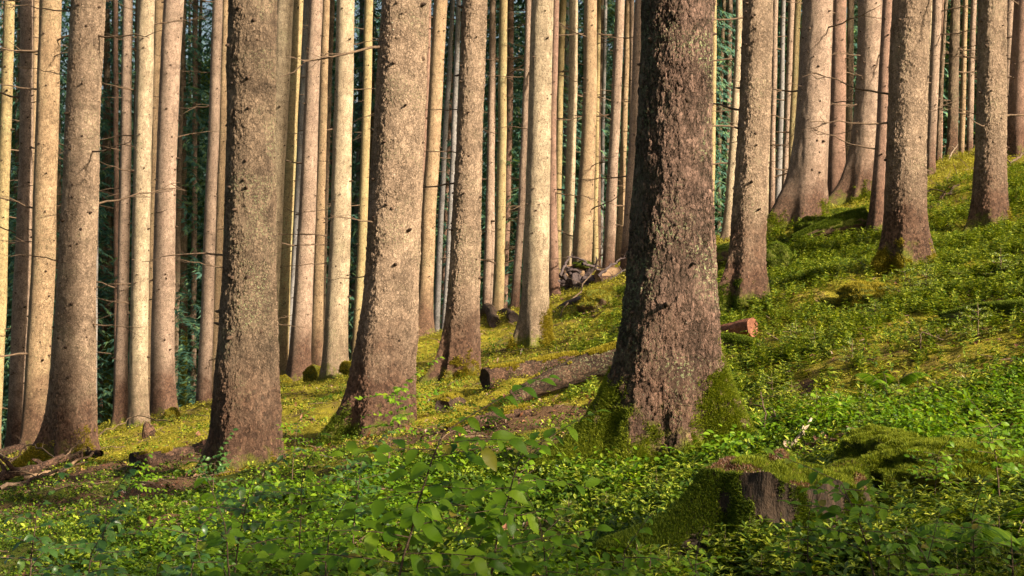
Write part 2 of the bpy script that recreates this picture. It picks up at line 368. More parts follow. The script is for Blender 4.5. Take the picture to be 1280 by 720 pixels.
# ---------------------------------------------------------------- generic builders
def blades(v, f, n, length, wid, mat, name, parent, seed=0, mask=None, lift=0.0, up=0.4):
    """n moss/grass blades standing on the surface given by v, f (quads); one mesh"""
    rs = np.random.RandomState(seed); f = np.asarray(f)
    a_, b_, c_, d_ = (v[f[:, k]] for k in range(4))
    nr = np.cross(c_-a_, d_-b_); ar = np.linalg.norm(nr, axis=1); nr = nr/(ar[:, None]+1e-12)
    wgt = ar.copy()
    if mask is not None: wgt = wgt*mask((a_+b_+c_+d_)/4, nr)
    if wgt.sum() <= 0: return None
    idx = rs.choice(len(f), n, p=wgt/wgt.sum())
    s, t = rs.rand(n, 1), rs.rand(n, 1)
    p = a_[idx]*(1-s)*(1-t) + b_[idx]*s*(1-t) + c_[idx]*s*t + d_[idx]*(1-s)*t
    dirn = nr[idx] + np.array([0, 0, up]) + rs.normal(0, 0.45, (n, 3)); dirn /= np.linalg.norm(dirn, axis=1)[:, None]
    side = np.cross(dirn, rs.normal(0, 1, (n, 3))); side /= np.linalg.norm(side, axis=1)[:, None]
    L = length*(0.5+rs.rand(n, 1)); p = p - dirn*L*0.15
    V = np.stack([p-side*wid, p+side*wid, p+dirn*L], 1).reshape(-1, 3)
    return mesh_np(name, V, np.arange(3*n).reshape(-1, 3), mat, parent)

def leafshape(L, W, n=3, fold=0.15, droop=0.15):
    """leaf along +y, lying in xy, folded on the midrib; verts and quads"""
    v = []; 
    ts = np.linspace(0, 1, n+1)
    for t in ts:
        wd = W*0.5*math.sin(math.pi*min(1, t**0.8))**0.8 if 0 < t < 1 else 0.002*W
        v += [(-wd, t*L, fold*wd - droop*L*t*t), (0, t*L, -droop*L*t*t), (wd, t*L, fold*wd - droop*L*t*t)]
    f = []
    for i in range(n):
        o = i*3
        f += [(o, o+1, o+4, o+3), (o+1, o+2, o+5, o+4)]
    return np.array(v), np.array(f)

def rotm(yaw, pitch=0, roll=0):
    return np.array(Matrix.Rotation(yaw, 3, 'Z') @ Matrix.Rotation(pitch, 3, 'X') @ Matrix.Rotation(roll, 3, 'Y'))

def scatter(protos, pos, yaw, scl, seed=0, tilt=0.2):
    """every proto (v, f) copied to its share of the positions"""
    rs = np.random.RandomState(seed); n = len(pos); which = rs.randint(0, len(protos), n)
    VV, FF, off = [], [], 0
    tx, ty = rs.normal(0, tilt, n), rs.normal(0, tilt, n)
    for k, (v, f) in enumerate(protos):
        m = np.where(which == k)[0]
        if not len(m): continue
        c, s = np.cos(yaw[m])[:, None], np.sin(yaw[m])[:, None]
        x = v[None, :, 0]*c - v[None, :, 1]*s; y = v[None, :, 0]*s + v[None, :, 1]*c; z = v[None, :, 2] + x*tx[m][:, None] + y*ty[m][:, None]
        V = np.stack([x, y, z], -1)*scl[m][:, None, None] + pos[m][:, None, :]
        FF.append((f[None] + (np.arange(len(m))*len(v))[:, None, None]).reshape(-1, f.shape[1]) + off)
        VV.append(V.reshape(-1, 3)); off += len(m)*len(v)
    return np.concatenate(VV), FF

# ---------------------------------------------------------------- trees
def dead_branch_proto(seed, L):
    rs = random.Random(seed); g = Geo(); n = 9
    pts = []; z = 0; bend = rs.uniform(-.25, .25); sag = rs.uniform(-0.18, 0.12)
    for i in range(n):
        t = i/(n-1); pts.append((t*L, bend*L*t*t*0.5 + rs.gauss(0, .012)*L, sag*L*t*t + rs.gauss(0, .012)*L))
    pts = np.array(pts); v, f = tube(pts, 0.0115*(1-np.linspace(0, 1, n)*0.75), 5); g.add(v, f)
    for k in range(rs.randint(2, 6)):
        i = rs.randint(2, n-2); p = pts[i]; a = rs.choice((-1, 1))*rs.uniform(.4, 1.0); l = L*rs.uniform(.12, .4)
        q_ = [p + np.array([math.cos(a)*l*t, math.sin(a)*l*t*0.6, -l*0.35*t*rs.uniform(-.6, 1)]) for t in (0, .5, 1)]
        v, f = tube(q_, [0.006, 0.0045, 0.002], 3); g.add(v, f)
    return g
DB = []
for i in range(10):
    o = dead_branch_proto(i, 0.9).build('dead_branch', M['twig']); DB.append(o.data)
    bpy.data.objects.remove(o)

def crown_geo(h0, h1, rmax, seed, dens=1.0, quad=0.42):
    """needle sprays of a spruce between heights h0 and h1: triangles hung along drooping boughs"""
    rs = np.random.RandomState(seed); V = []; 
    zs_ = np.arange(h0, h1, 0.42/dens)
    for z in zs_:
        t = (z-h0)/(h1-h0); L0 = rmax*(1-t)**0.75*(0.55+0.45*min(1, (z-h0)/1.5+0.3))
        for b in range(5):
            a = rs.rand()*6.283; L = L0*rs.uniform(.6, 1.15); 
            if L < .15: continue
            n = int(max(6, 20*L/rmax*dens+6)); s = rs.rand(n)**0.7
            droop = rs.uniform(.25, .5)
            px = s*L; pz = z - droop*L*s*s*1.2 + 0.10*L*s**4
            side = rs.choice([-1, 1], n)*rs.uniform(.1, .5, n)*L*0.28*(1.15-s)
            ln = quad*rs.uniform(.5, 1.2, n)
            ca, sa = math.cos(a), math.sin(a)
            base = np.stack([px*ca - 0*sa, px*sa, pz+np.zeros(n)], -1)
            tip = np.stack([(px+ln*.5)*ca - side*sa*1.6, (px+ln*.5)*sa + side*ca*1.6, pz - ln*rs.uniform(.1, .9, n)], -1)
            w_ = np.stack([-sa*np.ones(n), ca*np.ones(n), rs.normal(0, .5, n)], -1)*(0.018+0.022*rs.rand(n, 1)) + np.stack([ca*np.ones(n), sa*np.ones(n), np.zeros(n)], -1)*0.022
            V.append(np.stack([base-w_, base+w_, tip], 1))
    V = np.concatenate(V).reshape(-1, 3)
    return V, np.arange(len(V)).reshape(-1, 3)
CROWN = []
for i in range(3):
    v, f = crown_geo(0, 13, 2.6, 50+i, 1.15, 0.6)
    o = mesh_np('crown', v, f, M['needle_hazed']); CROWN.append(o.data); bpy.data.objects.remove(o)

def trunk_mesh(keys, d, base, H, lobes, seed, mat, name='trunk', parent=None, nth=None, dz=None, zdense=None, ecc=0.03):
    """keys: (z above base, x offset, radius) measured; base: world base point"""
    rs = np.random.RandomState(seed)
    kz = np.array([k[0] for k in keys]); kx = np.array([k[1] for k in keys]); kr = np.array([k[2] for k in keys])
    o = np.argsort(kz); kz, kx, kr = kz[o], kx[o], kr[o]
    nth = nth or int(np.clip(900/d, 14, 64)); dz = dz or max(0.02, d*0.003)
    zt = zdense or (CH + 370/F*d - base[2] + 0.3)
    z = np.concatenate([np.arange(-0.7, zt, dz), np.linspace(zt, H, 14)[1:]]) if H > zt else np.arange(-0.7, H+dz*.5, dz)
    deg = 2 if len(kz) > 2 else 1
    px = np.polyfit(kz, kx, deg)
    zc = np.clip(z, kz[0]-0.1, kz[-1])
    sl = np.polyval(np.polyder(px), kz[-1])
    cx = np.polyval(px, zc) + np.where(z > kz[-1], (z-kz[-1])*np.clip(sl, -.05, .06), 0) 
    cx = cx - np.interp(0, z, cx)
    R = np.interp(z, kz, kr); top = z > kz[-1]
    R = np.where(top, kr[-1]*np.clip(1-(z-kz[-1])/max(H*1.05-kz[-1], 1), 0.1, 1), R)
    th = np.arange(nth)/nth*2*math.pi
    T, Z = np.meshgrid(th, z); RR = np.repeat(R[:, None], nth, 1)
    RR = RR*(1 + ecc*np.cos(2*T + rs.rand()*6)*1.0 + 0.02*vnoise(np.cos(T)*2+seed, np.sin(T)*2, Z*1.5))
    RR = RR*(1 + 0.016*fbm(np.cos(T)*5+seed*3, np.sin(T)*5, Z*5, 2))
    zz = np.maximum(Z, -0.15)
    for (a, amp, hh, wd) in lobes:
        da = (T - rad(a) + math.pi) % (2*math.pi) - math.pi
        wv = wd*(1+0.25*vnoise(Z*3+a, 1.5, seed))
        RR = RR + amp*np.exp(-np.maximum(zz, 0)/hh - np.minimum(zz, 0)*1.2)*np.exp(-(da/wv)**2)
        RR = RR + amp*0.12*np.exp(-np.maximum(zz, 0)/(hh*2.6))*np.exp(-(da/(wv*1.2))**2)
    wob = 0.012*fbm(z*0.8, seed*1.7, 0, 2)
    X = cx[:, None] + wob[:, None] + RR*np.cos(T); Y = RR*np.sin(T)
    v = np.stack([X, Y, Z], -1).reshape(-1, 3); nr = len(z)
    i = np.arange(nr-1)[:, None]*nth; j = np.arange(nth)[None]; k = (j+1) % nth
    f = np.stack([i+j, i+k, i+nth+k, i+nth+j], -1).reshape(-1, 4)
    g = Geo(); g.add(v, f)
    # knots and broken stubs, whorl by whorl
    cen = lambda q: (float(np.interp(q, z, cx)), float(np.interp(q, z, R)))
    prng = random.Random(seed); zz_ = prng.uniform(.9, 1.4)
    while H > 3 and zz_ < min(zt, H):
        for k in range(prng.choice((1, 2, 2, 3))):
            a = prng.uniform(math.pi*0.95, math.pi*2.05); zk = zz_ + prng.gauss(0, .06); x0, r0 = cen(zk)
            l = prng.choice((0.006, 0.01, 0.014, 0.03, 0.055)) ; rk = prng.uniform(.009, .018)*(0.6+r0*2.2)
            p0 = np.array([x0+math.cos(a)*(r0-.012), math.sin(a)*(r0-.012), zk]); dr = np.array([math.cos(a), math.sin(a), prng.uniform(-.2, .3)])
            vv, ff = tube([p0, p0+dr*(l+.012)*.6, p0+dr*(l+.012), p0+dr*(l+.014)], [rk*1.25, rk, rk*.5, .0005], 5); g.add(vv, ff, 1)
        zz_ += prng.uniform(.18, .42)
    tr = g.build(name, [mat, M['knot']], parent)
    return tr, cen, v, f

FILLX = []
def tree(keys, d, mat, label, lobes=None, H=17, crown=False, nbr=4, moss=None, nth=None, dz=None, seed=None, name='spruce_tree', group='spruce trunks of the forest', brlen=1.0, category='tree'):
    """keys: (photo y, centre x, width) at a few heights"""
    seed = seed if seed is not None else int(keys[0][1]*7) % 9973
    keys = sorted(keys)                                  # top first
    xl = keys[-1]
    if len(keys) > 1:
        dy = max(1, keys[-1][0]-keys[-2][0])
    X = (xl[1]-640)/F*d
    b = np.array([X, d, gz(X, d)])
    # extrapolate the centre line to the ground
    zk = [CH-(k[0]-360)/F*d for k in keys]; xk = [(k[1]-640)/F*d for k in keys]
    if len(keys) > 1 and zk[-1] - b[2] > 0.3:
        s = (xk[-2]-xk[-1])/(zk[-2]-zk[-1]); X = xk[-1] - s*(zk[-1]-b[2]); b = np.array([X, d, gz(X, d)])
    K = [(z_-b[2], x_-b[0], k[2]/2/F*d) for z_, x_, k in zip(zk, xk, keys)]
    if min(k[0] for k in K) > 0.25:
        K.append((0.0, 0.0, K[-1][2]*1.04))
    r0 = K[-1][2]; rs = random.Random(seed)
    if lobes is None:
        a0 = rs.uniform(0, 360)
        lobes = [(a0+k*360/5+rs.uniform(-25, 25), r0*rs.uniform(.25, .8), rs.uniform(.12, .26)+r0*.35, rs.uniform(.3, .5)) for k in range(5)]
    root = empty(name, b); tag(root, label, category, group)
    tr, cen, v, f = trunk_mesh(K, d, b, H, lobes, seed, M[mat], parent=root, nth=nth, dz=dz)
    ztop = CH + 365/F*d - b[2]
    for i in range(int(nbr*1.6)):
        o = bpy.data.objects.new('dead_branch', rs.choice(DB)); COL.objects.link(o); o.parent = root
        zb = rs.uniform(1.2, max(1.6, ztop)); x0, rr = cen(zb); a = rs.choice((rs.uniform(-50, 30), rs.uniform(150, 230), rs.uniform(150, 230)))
        o.location = (x0+math.cos(rad(a))*rr*.9, math.sin(rad(a))*rr*.9, zb); s = rs.uniform(.4, 1.5)*brlen
        o.rotation_euler = (rs.uniform(-.6, .6), rs.uniform(-.3, .18), rad(a)); o.scale = (s, s, s*1.1)
    if crown:
        c = bpy.data.objects.new('crown', CROWN[seed % 3]); COL.objects.link(c); c.parent = root
        c.location = (cen(10.5)[0], 0, max(9.8, ztop+1.2)); s = rs.uniform(.8, 1.1); c.scale = (s, s, 1.0); c.rotation_euler = (0, 0, rs.uniform(0, 6))
    if moss:
        n, zmax, angs, mm = moss
        def mk(c, nr):
            a_ = np.degrees(np.arctan2(c[:, 1], c[:, 0])) % 360; r = np.zeros(len(c))
            for (ac, aw, zt_) in angs:
                da = np.abs((a_-ac+180) % 360-180)
                lim = zt_*(1-0.5*(da/aw)**2) + 0.16*fbm(c[:, 0]*9, c[:, 1]*9, c[:, 2]*7, 3)
                r = np.maximum(r, np.clip(1.4-1.4*da/aw, 0, 1)*smoothstep(.10, -.12, c[:, 2]-lim)*(c[:, 2] > -0.25))
            return r*(0.3+smoothstep(-.5, .5, vnoise(c[:, 0]*22, c[:, 1]*22, c[:, 2]*22)))
        blades(v, f, n, mm[0], mm[1], mm[2], 'moss_patch', root, seed, mk)
    return root

MG = (0.028, 0.0035, M['moss']); MY = (0.03, 0.005, M['moss_gold'])
# the big front trunk and the near ones
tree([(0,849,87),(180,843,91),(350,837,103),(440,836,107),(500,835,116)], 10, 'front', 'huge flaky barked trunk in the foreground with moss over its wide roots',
     lobes=[(186,.60,.32,.36),(-10,.42,.38,.38),(228,.26,.30,.34),(282,.26,.20,.26),(328,.30,.30,.24),(70,.25,.25,.5),(130,.2,.25,.4)], nth=330, dz=0.008,
     moss=(170000, .6, [(190,50,.55),(342,50,.72),(295,32,.26),(240,34,.28)], (0.026, 0.0032, M['moss_bright'])), nbr=0, seed=11)
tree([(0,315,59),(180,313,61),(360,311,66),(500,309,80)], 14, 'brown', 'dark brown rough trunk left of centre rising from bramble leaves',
     lobes=[(185,.20,.25,.4),(-5,.10,.25,.4),(250,.15,.2,.4),(300,.12,.2,.3),(80,.2,.2,.5)], nth=240, dz=0.011, nbr=2, moss=(9000,.3,[(0,60,.16),(270,60,.08)],MY), seed=12)
tree([(0,506,59),(180,498,64),(360,488,68),(500,479,80)], 14.5, 'mid', 'thick leaning trunk left of centre with a thin green sapling before its foot',
     lobes=[(192,.26,.28,.34),(-5,.06,.2,.4),(255,.1,.25,.3),(310,.06,.25,.35),(80,.2,.2,.5)], nth=240, dz=0.011, nbr=2, moss=(9000,.3,[(200,50,.2),(290,40,.05)],MG), seed=13)
tree([(0,593,32),(180,586.5,34),(360,578,41),(440,577,46)], 18.5, 'mid', 'cream brown trunk right of the thick leaning trunk, with curved split root',
     lobes=[(200,.30,.30,.28),(235,.12,.25,.2),(0,.06,.2,.4),(290,.10,.2,.3),(80,.2,.2,.5)], nth=150, dz=0.014, nbr=2, moss=(9000,.3,[(285,70,.22)],MY), seed=14)
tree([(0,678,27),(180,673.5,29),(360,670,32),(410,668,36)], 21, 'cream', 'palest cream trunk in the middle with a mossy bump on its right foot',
     lobes=[(190,.14,.3,.3),(-5,.07,.2,.4),(260,.1,.2,.3),(300,.05,.2,.3),(80,.1,.2,.5)], nth=110, dz=0.02, nbr=1, moss=(14000,.3,[(340,55,.50),(190,30,.12)],(0.04,.006,M['moss_gold'])), seed=15)
tree([(0,947,37),(180,941,39),(330,935,44),(360,932,49)], 17, 'mid', 'trunk right of the foreground trunk with a dark hollow in its spreading foot',
     lobes=[(200,.26,.28,.36),(-10,.09,.2,.4),(255,.16,.25,.3),(310,.10,.2,.3),(80,.2,.2,.5)], nth=170, dz=0.013, nbr=3, moss=(9000,.3,[(215,50,.25),(290,30,.1)],MG), seed=16)
tree([(0,1139,47),(180,1133,48),(270,1132,51),(310,1132,56)], 17, 'mid', 'stout upright trunk on the right slope with moss on both feet',
     lobes=[(190,.13,.25,.36),(-15,.13,.25,.4),(255,.12,.2,.3),(310,.1,.2,.3),(80,.2,.2,.5)], nth=190, dz=0.012, nbr=2, moss=(14000,.3,[(235,35,.18),(340,40,.16),(200,30,.2)],MY), seed=17)
tree([(0,1241,35),(180,1238.5,39),(260,1237,44)], 20, 'mid', 'straight rough trunk near the right edge standing in green seedlings',
     lobes=[(190,.12,.25,.36),(-15,.08,.25,.4),(265,.1,.2,.3),(310,.06,.2,.3),(80,.1,.2,.5)], nth=150, dz=0.014, nbr=2, moss=(4000,.3,[(335,35,.2)],MY), seed=18)
tree([(0,109.5,41),(180,103,42),(380,94,48),(520,90,57)], 18, 'mid', 'thickest trunk at the left with its long root running left behind the brushwood',
     lobes=[(192,.36,.26,.3),(-10,.10,.25,.4),(260,.12,.25,.3),(310,.12,.2,.3),(80,.2,.2,.5)], nth=170, dz=0.013, nbr=5, moss=(12000,.3,[(215,40,.2),(320,35,.32)],MY), seed=19)
# second row and those behind it
T = [
 ([(0,12,13),(180,7,14),(380,-1,15)],22,'olive','thin olive tan trunk cut by the left edge of the picture',6),
 ([(0,33.5,15),(180,32,16),(380,26,20),(540,19,18)],21,'pink','pinkish trunk second from the left edge',7),
 ([(0,45.5,9),(180,43.5,8),(380,37,8)],33,'tan','narrow trunk mostly hidden between the pinkish and the tan left trunks',4),
 ([(0,63,26),(180,58.5,27),(380,51.5,29),(540,43,29)],20.5,'tan','tan trunk left of the thickest left trunk',7),
 ([(0,159.5,12),(180,157,13),(380,153,14),(520,150,19)],27,'pink','slim pinkish trunk with a mossy foot right of the thickest left trunk',5),
 ([(0,183,21),(180,179,22),(380,174.5,22),(520,173,24)],24,'cream','pale yellowish trunk with broad mossy root to its right',4),
 ([(0,199,11),(180,194.5,11),(380,189,11)],36,'tan','thin tan trunk squeezed behind the pale yellowish trunk',3),
 ([(0,216.5,24),(180,210,24),(380,202,27),(480,203,29)],27,'pink','pink brown trunk with gold moss on its right foot at the left',4),
 ([(0,272,13),(180,266.5,14),(380,259,16),(500,254,19)],32,'pink','slender trunk with greyish left side left of the dark brown trunk',4),
 ([(0,282,8),(180,278,9),(380,271,10)],37,'tan','thin pale trunk touching the dark brown trunk from the left',3),
 ([(90,249,5),(240,245,6),(440,239,7)],54,'brown','thin dark far trunk in front of bright foliage at the left',4),
 ([(200,225,6),(300,222,8),(440,219,9)],46,'brown','dim brown far trunk just right of the pink brown trunk',3),
 ([(180,131,6),(300,130,7),(440,128,7)],52,'red','thin dim far trunk right of the thickest left trunk',3),
 ([(0,356,23),(180,347,22),(360,338,22)],24,'cream','bright cream trunk half hidden behind the dark brown trunk',1),
 ([(0,373,12),(180,364,15),(360,354,15),(450,352,16)],27,'olive','olive leaning trunk in front of the half hidden cream trunk',3),
 ([(0,382.5,7),(180,376,7),(360,364,6)],44,'grey','thin grey far trunk right of the olive leaning trunk',3),
 ([(0,395,17),(180,387.5,19),(360,379.5,24),(450,375,27)],26.5,'pink','pink brown trunk between the olive and the cream trunk left of centre',4),
 ([(0,407,9),(180,402.5,11),(360,398,14),(450,396,16)],29,'tan','narrow brown trunk touching the pink brown one left of centre',4),
 ([(0,416,6),(200,409,6),(360,405,6)],42,'brown','dark thin trunk left of the cream trunk with the mossy foot',3),
 ([(0,432,22),(180,428,24),(360,422,27),(440,419,30)],24,'cream','cream trunk left of centre with mossy humps at its foot',4),
 ([(0,452,5),(180,449,6),(360,441.5,6)],50,'grey','very thin grey far trunk right of the cream trunk left of centre',2),
 ([(0,460.5,11),(180,457,11),(360,449,12)],32,'olive','slim olive trunk left of the thick leaning trunk',4),
 ([(0,537,5),(180,531,5),(360,523,5)],36,'red','reddish sliver of trunk right beside the thick leaning trunk',2),
 ([(0,549.5,17),(180,541,18),(360,530,19),(400,529,21)],28,'tan','leaning tan trunk with a widened foot between the two cream brown trunks',3),
 ([(100,561,6),(250,552,7),(360,548,8)],44,'grey','dim grey trunk in the dark gap right of the leaning tan trunk',2),
 ([(0,573,6),(180,567,7),(360,557,6)],40,'grey','thin greyish trunk along the left edge of the cream brown trunk',2),
 ([(200,560,6),(300,557,7),(380,555,8)],47,'red','dim red brown trunk in the dark gap left of the cream brown trunk',2),
 ([(0,615.5,7),(180,613,8),(360,608.5,10)],40,'pink','slender pink trunk right of the cream brown trunk',4),
 ([(0,629,10),(180,627,11),(360,622.5,14)],37,'olive','olive tan trunk with even rows of knots left of the palest trunk',5),
 ([(0,638,8),(180,636,8),(360,631,7)],46,'red','brown trunk peeping out right of the knotty olive tan trunk',2),
 ([(0,660,7),(180,655,8),(360,645,10)],36,'pink','thin pink grey trunk left of the palest trunk',3),
 ([(0,695.5,8),(180,691,9),(330,692,13)],30,'red','red brown trunk hugging the right side of the palest trunk',2),
 ([(0,704.5,8),(180,699,8),(300,698,8)],42,'olive','thin olive trunk behind the upturned root plate',4),
 ([(0,717,11),(180,714,12),(300,709,13)],37,'cream','pale knotty trunk behind the left of the root plate',5),
 ([(0,738,16),(180,735,18),(300,728.5,24)],32,'tan','pink tan trunk standing right behind the root plate',3),
 ([(0,748.5,6),(180,745.5,6),(300,744,8)],43,'olive','thin olive trunk right of the pink tan one behind the root plate',3),
 ([(0,754,5),(180,749,5),(300,750,6)],50,'brown','thin dark trunk right of the root plate',3),
 ([(0,775,12),(180,767.5,13),(300,761.5,15)],36,'pink','pale pink knotty trunk above the bare pale logs',4),
 ([(0,784.5,6),(180,779.5,8),(300,774,9)],42,'tan','thin brown trunk right of the pale pink knotty one',3),
 ([(0,800,12),(180,792,13),(300,785,16)],30,'pink','pink tan trunk touching the left side of the foreground trunk',3),
 ([(0,893,6),(180,890.5,8),(280,888,9)],40,'olive','yellowish thin trunk touching the right side of the foreground trunk',4),
 ([(60,903,5),(180,899.5,5),(280,899,6)],48,'brown','dim far trunk in the dark gap right of the foreground trunk',3),
 ([(0,924,8),(180,917,11),(280,909,12)],36,'cream','pale thin trunk leaning beside the trunk with the hollow',5),
 ([(0,962,7),(180,959,6),(280,956,7)],30,'cream','bright cream sliver of trunk right of the trunk with the hollow',1),
 ([(0,969,7),(180,966,7),(280,964,8)],36,'pink','pale pink thin trunk right of the cream sliver',3),
 ([(60,978,6),(180,975,7),(240,972,8)],42,'grey','thin grey knotty trunk left of the big sweeping right hand trunk',4),
 ([(0,989,9),(120,986,8),(220,981,7)],38,'pink','thin pale trunk with short stubs left of the big sweeping trunk',4),
 ([(0,998,8),(180,990,8),(240,987,7)],36,'olive','thin yellow olive trunk touching the big sweeping trunk',4),
 ([(0,1049,18),(180,1045.5,21),(240,1044,25)],28,'red','medium brown trunk between the two big sweeping right hand trunks',4),
 ([(0,1063.5,8),(180,1061,8),(210,1060,8)],40,'brown','thin brown trunk behind the gap between the sweeping trunks',3),
 ([(0,1109,13),(180,1101.5,15),(250,1097,17)],22,'red','narrow brown trunk left of the stout upright trunk on the right slope',2),
 ([(0,1163.5,4),(150,1159,5)],32,'cream','cream sliver of trunk right of the stout upright trunk',0),
 ([(0,1171,12),(150,1165,12),(210,1161,12)],31,'pink','slim pink trunk right of the stout upright trunk',4),
 ([(90,1178,5),(150,1175,6),(200,1173,6)],38,'brown','thin dark trunk in the gap right of the slim pink trunk',3),
 ([(0,1194.5,12),(100,1192,13),(180,1190,14)],35,'brown','dull mauve brown trunk at the top of the right slope',3),
 ([(0,1206.5,6),(100,1204,7),(180,1202,7)],40,'tan','thin tan trunk with green needles beside it at the top of the right slope',3),
 ([(0,1217.5,7),(100,1214,8),(180,1212,8)],38,'pink','thin pink trunk left of the straight rough right trunk',3),
 ([(0,1262.5,9),(120,1260,9),(190,1257,9)],33,'pink','thin pink trunk behind the right side of the straight rough trunk',2),
 ([(0,1279,22),(100,1274,24),(180,1271,26)],29,'red','medium brown trunk cut by the right edge of the picture',3),
]
for keys, d, m, lab, nb in T:
    tree(keys, d, m, lab, crown=(d >= 35), H=(23 if d >= 35 else 17), nbr=nb, brlen=1.0 if d < 34 else 1.4)
tree([(0,1022,36),(180,1013,41),(230,1009,46),(250,1007,52)], 24, 'pink', 'big pinkish trunk with one long dark root sweeping down to the left',
     lobes=[(192,.42,.42,.34),(-8,.10,.3,.4),(255,.12,.25,.3),(300,.05,.2,.3),(80,.2,.2,.5)], nth=130, dz=0.016, nbr=3, seed=21, moss=(14000,.3,[(330,50,.35),(270,40,.18),(200,25,.2)],(0.035,.005,M['moss_bright'])))
tree([(0,1088,29),(120,1083,29),(180,1080,30),(230,1073,34)], 27, 'pink', 'twin looking greyish pink trunk whose dark foot sweeps out to the left',
     lobes=[(190,.34,.36,.34),(-8,.10,.3,.4),(255,.08,.25,.3),(300,.12,.3,.3),(80,.2,.2,.5)], nth=120, dz=0.018, nbr=5, seed=22, moss=(9000,.3,[(300,70,.22)],(0.035,.005,M['moss_bright'])))
# root to the right of the pale yellowish trunk etc. is in its lobes

rs = np.random.RandomState(44); used = set()
CAND = [(k[len(k)//2][1], lab) for k, d_, m_, lab, nb_ in T if len(lab.split()) <= 10]
for i in range(70):
    px = [rs.uniform(0, 290), rs.uniform(0, 290), rs.uniform(360, 800), rs.uniform(880, 1230)][i % 4]; d = rs.uniform(41, 58); w_ = rs.uniform(4, 7.5); ln_ = rs.uniform(-2, 9)
    cx_, lab = min(CAND, key=lambda c_: abs(c_[0]-px)); sd_ = 'left' if px < cx_ else 'right'
    if (lab, sd_) in used: continue
    used.add((lab, sd_))
    tree([(0, px+ln_, w_), (200, px+ln_*.5, w_*1.05), (400, px, w_*1.15)], d, ['tan', 'pink', 'red', 'brown', 'grey', 'olive'][rs.randint(6)], 'faint far stem %s of the %s' % (sd_, lab),
         H=21, nbr=3, brlen=1.5, nth=9, dz=.5, seed=600+i, group='slim distant trunks', crown=(i % 3 == 0))

# ---------------------------------------------------------------- far wood behind (reads as one mass)
rs = np.random.RandomState(5)
FV = [crown_geo(0.3, 22, 3.2, 80+i, 2.1, 0.25) for i in range(4)]
for k in range(4):   # each far tree keeps its own stem
    pts = [(0, 0, -2), (0.05, 0, 6), (0, 0, 14), (0, 0, 22)]
    v, f = tube(pts, [.16, .13, .09, .02], 7)
    fv, ff = FV[k]; tri = np.concatenate([f[:, [0, 1, 2]], f[:, [0, 2, 3]]])
    FV[k] = (np.concatenate([fv, v]), np.concatenate([ff, tri + len(fv)]))
pos = []
for ring, n in ((49, 24), (55, 30), (63, 34), (72, 38), (84, 44), (98, 50)):
    for i in range(n):
        u = -0.50 + 1.0*(i+rs.uniform(.1, .9))/n; d = ring + rs.uniform(-3, 3)
        pos.append((u*d, d, float(ground0(np.array([u*d]), np.array([d]))[0])))
pos = np.array(pos)
v, f = scatter(FV, pos, rs.rand(len(pos))*6.28, rs.uniform(.8, 1.2, len(pos)), 3, 0.01)
# material index: stems use the last faces of each prototype
o = mesh_np('far_wood', v, f, [M['needle_hazed'], M['brown']])
mi = []
which = np.random.RandomState(3).randint(0, 4, len(pos))
for k in range(4):
    m = int((which == k).sum())
    if not m: continue
    nf = len(FV[k][1]); one = np.zeros(nf, dtype=np.int32); one[-42:] = 1; mi.append(np.tile(one, m))
o.data.polygons.foreach_set('material_index', np.concatenate(mi)); tag(o, 'dark blue green wood of bushy spruces far behind the trunks', 'forest', kind='stuff')

# paler broadleaf trees in the light beyond the left gap
for i, (px, d, h, rr, lab) in enumerate([(246, 58, 13, 2.0, 'sunlit yellow green tree seen through the gap left of the dark brown trunk'), (14, 60, 12, 1.6, 'pale green tree in the gap between the two leftmost trunks'),
        (765, 62, 13, 1.3, 'light green tree glimpsed behind the pale pink knotty trunk'), (1180, 58, 13, 1.4, 'bright green tree in the gap right of the slim pink trunk')]):
    x = (px-640)/F*d; z0 = gz(x, d); r = empty('broadleaf_tree', (x, d, z0)); tag(r, lab, 'tree', 'paler trees beyond the trunks')
    v, f = tube([(0, 0, -.5), (.1, 0, h*.5), (0, .1, h)], [.16, .10, .02], 8); mesh_np('trunk', v, f, M['brown'], r, True)
    r_ = np.random.RandomState(90+i); n = 9000; cc = r_.normal(0, 1, (26, 3))*np.array([rr*.55, rr*.5, h*.25]) + np.array([0, 0, h*.62])
    p = cc[r_.randint(0, 26, n)] + r_.normal(0, .33, (n, 3)); p = p[p[:, 2] > .3]; n = len(p)
    d1 = r_.normal(0, .10, (n, 3)); d2 = r_.normal(0, .10, (n, 3))
    V = np.stack([p, p+d1, p+d1+d2, p+d2], 1).reshape(-1, 3)
    mesh_np('crown', V, np.arange(4*n).reshape(-1, 4), M['pale_leaf'], r)

# trees that stand outside the frame to the right and behind, whose crowns shade the foreground
for i, (x, y, h) in enumerate([(5.6,-.6,6),(7.0,0.2,5.5),(3.4,-4.6,6.5),(9.6,-.6,7.0),(7.8,-2.6,8.0),(6.0,-5.5,9.0),(1.2,-4.4,5.5),(5.2,-2.8,6.5)]):
    r = empty('spruce_tree', (x, y, gz(x, y))); tag(r, 'young bushy spruce outside the picture, ' + ['smallest of its row', 'nearest the front roots', 'behind the viewpoint', 'highest up the slope', 'second up the slope', 'tallest of its row', 'straight behind the viewpoint', 'in the thick of the row'][i], 'tree', 'young spruces outside the frame')
    v, f = tube([(0,0,-.5),(0,0,h*.5),(0,0,h*1.02)], [.10,.07,.02], 8); mesh_np('trunk', v, f, M['brown'], r, True)
    c = bpy.data.objects.new('crown', CROWN[i % 3]); COL.objects.link(c); c.parent = r; c.location = (0, 0, .5); c.scale = (1.05, 1.05, h/13.2); c.rotation_euler = (0, 0, i)

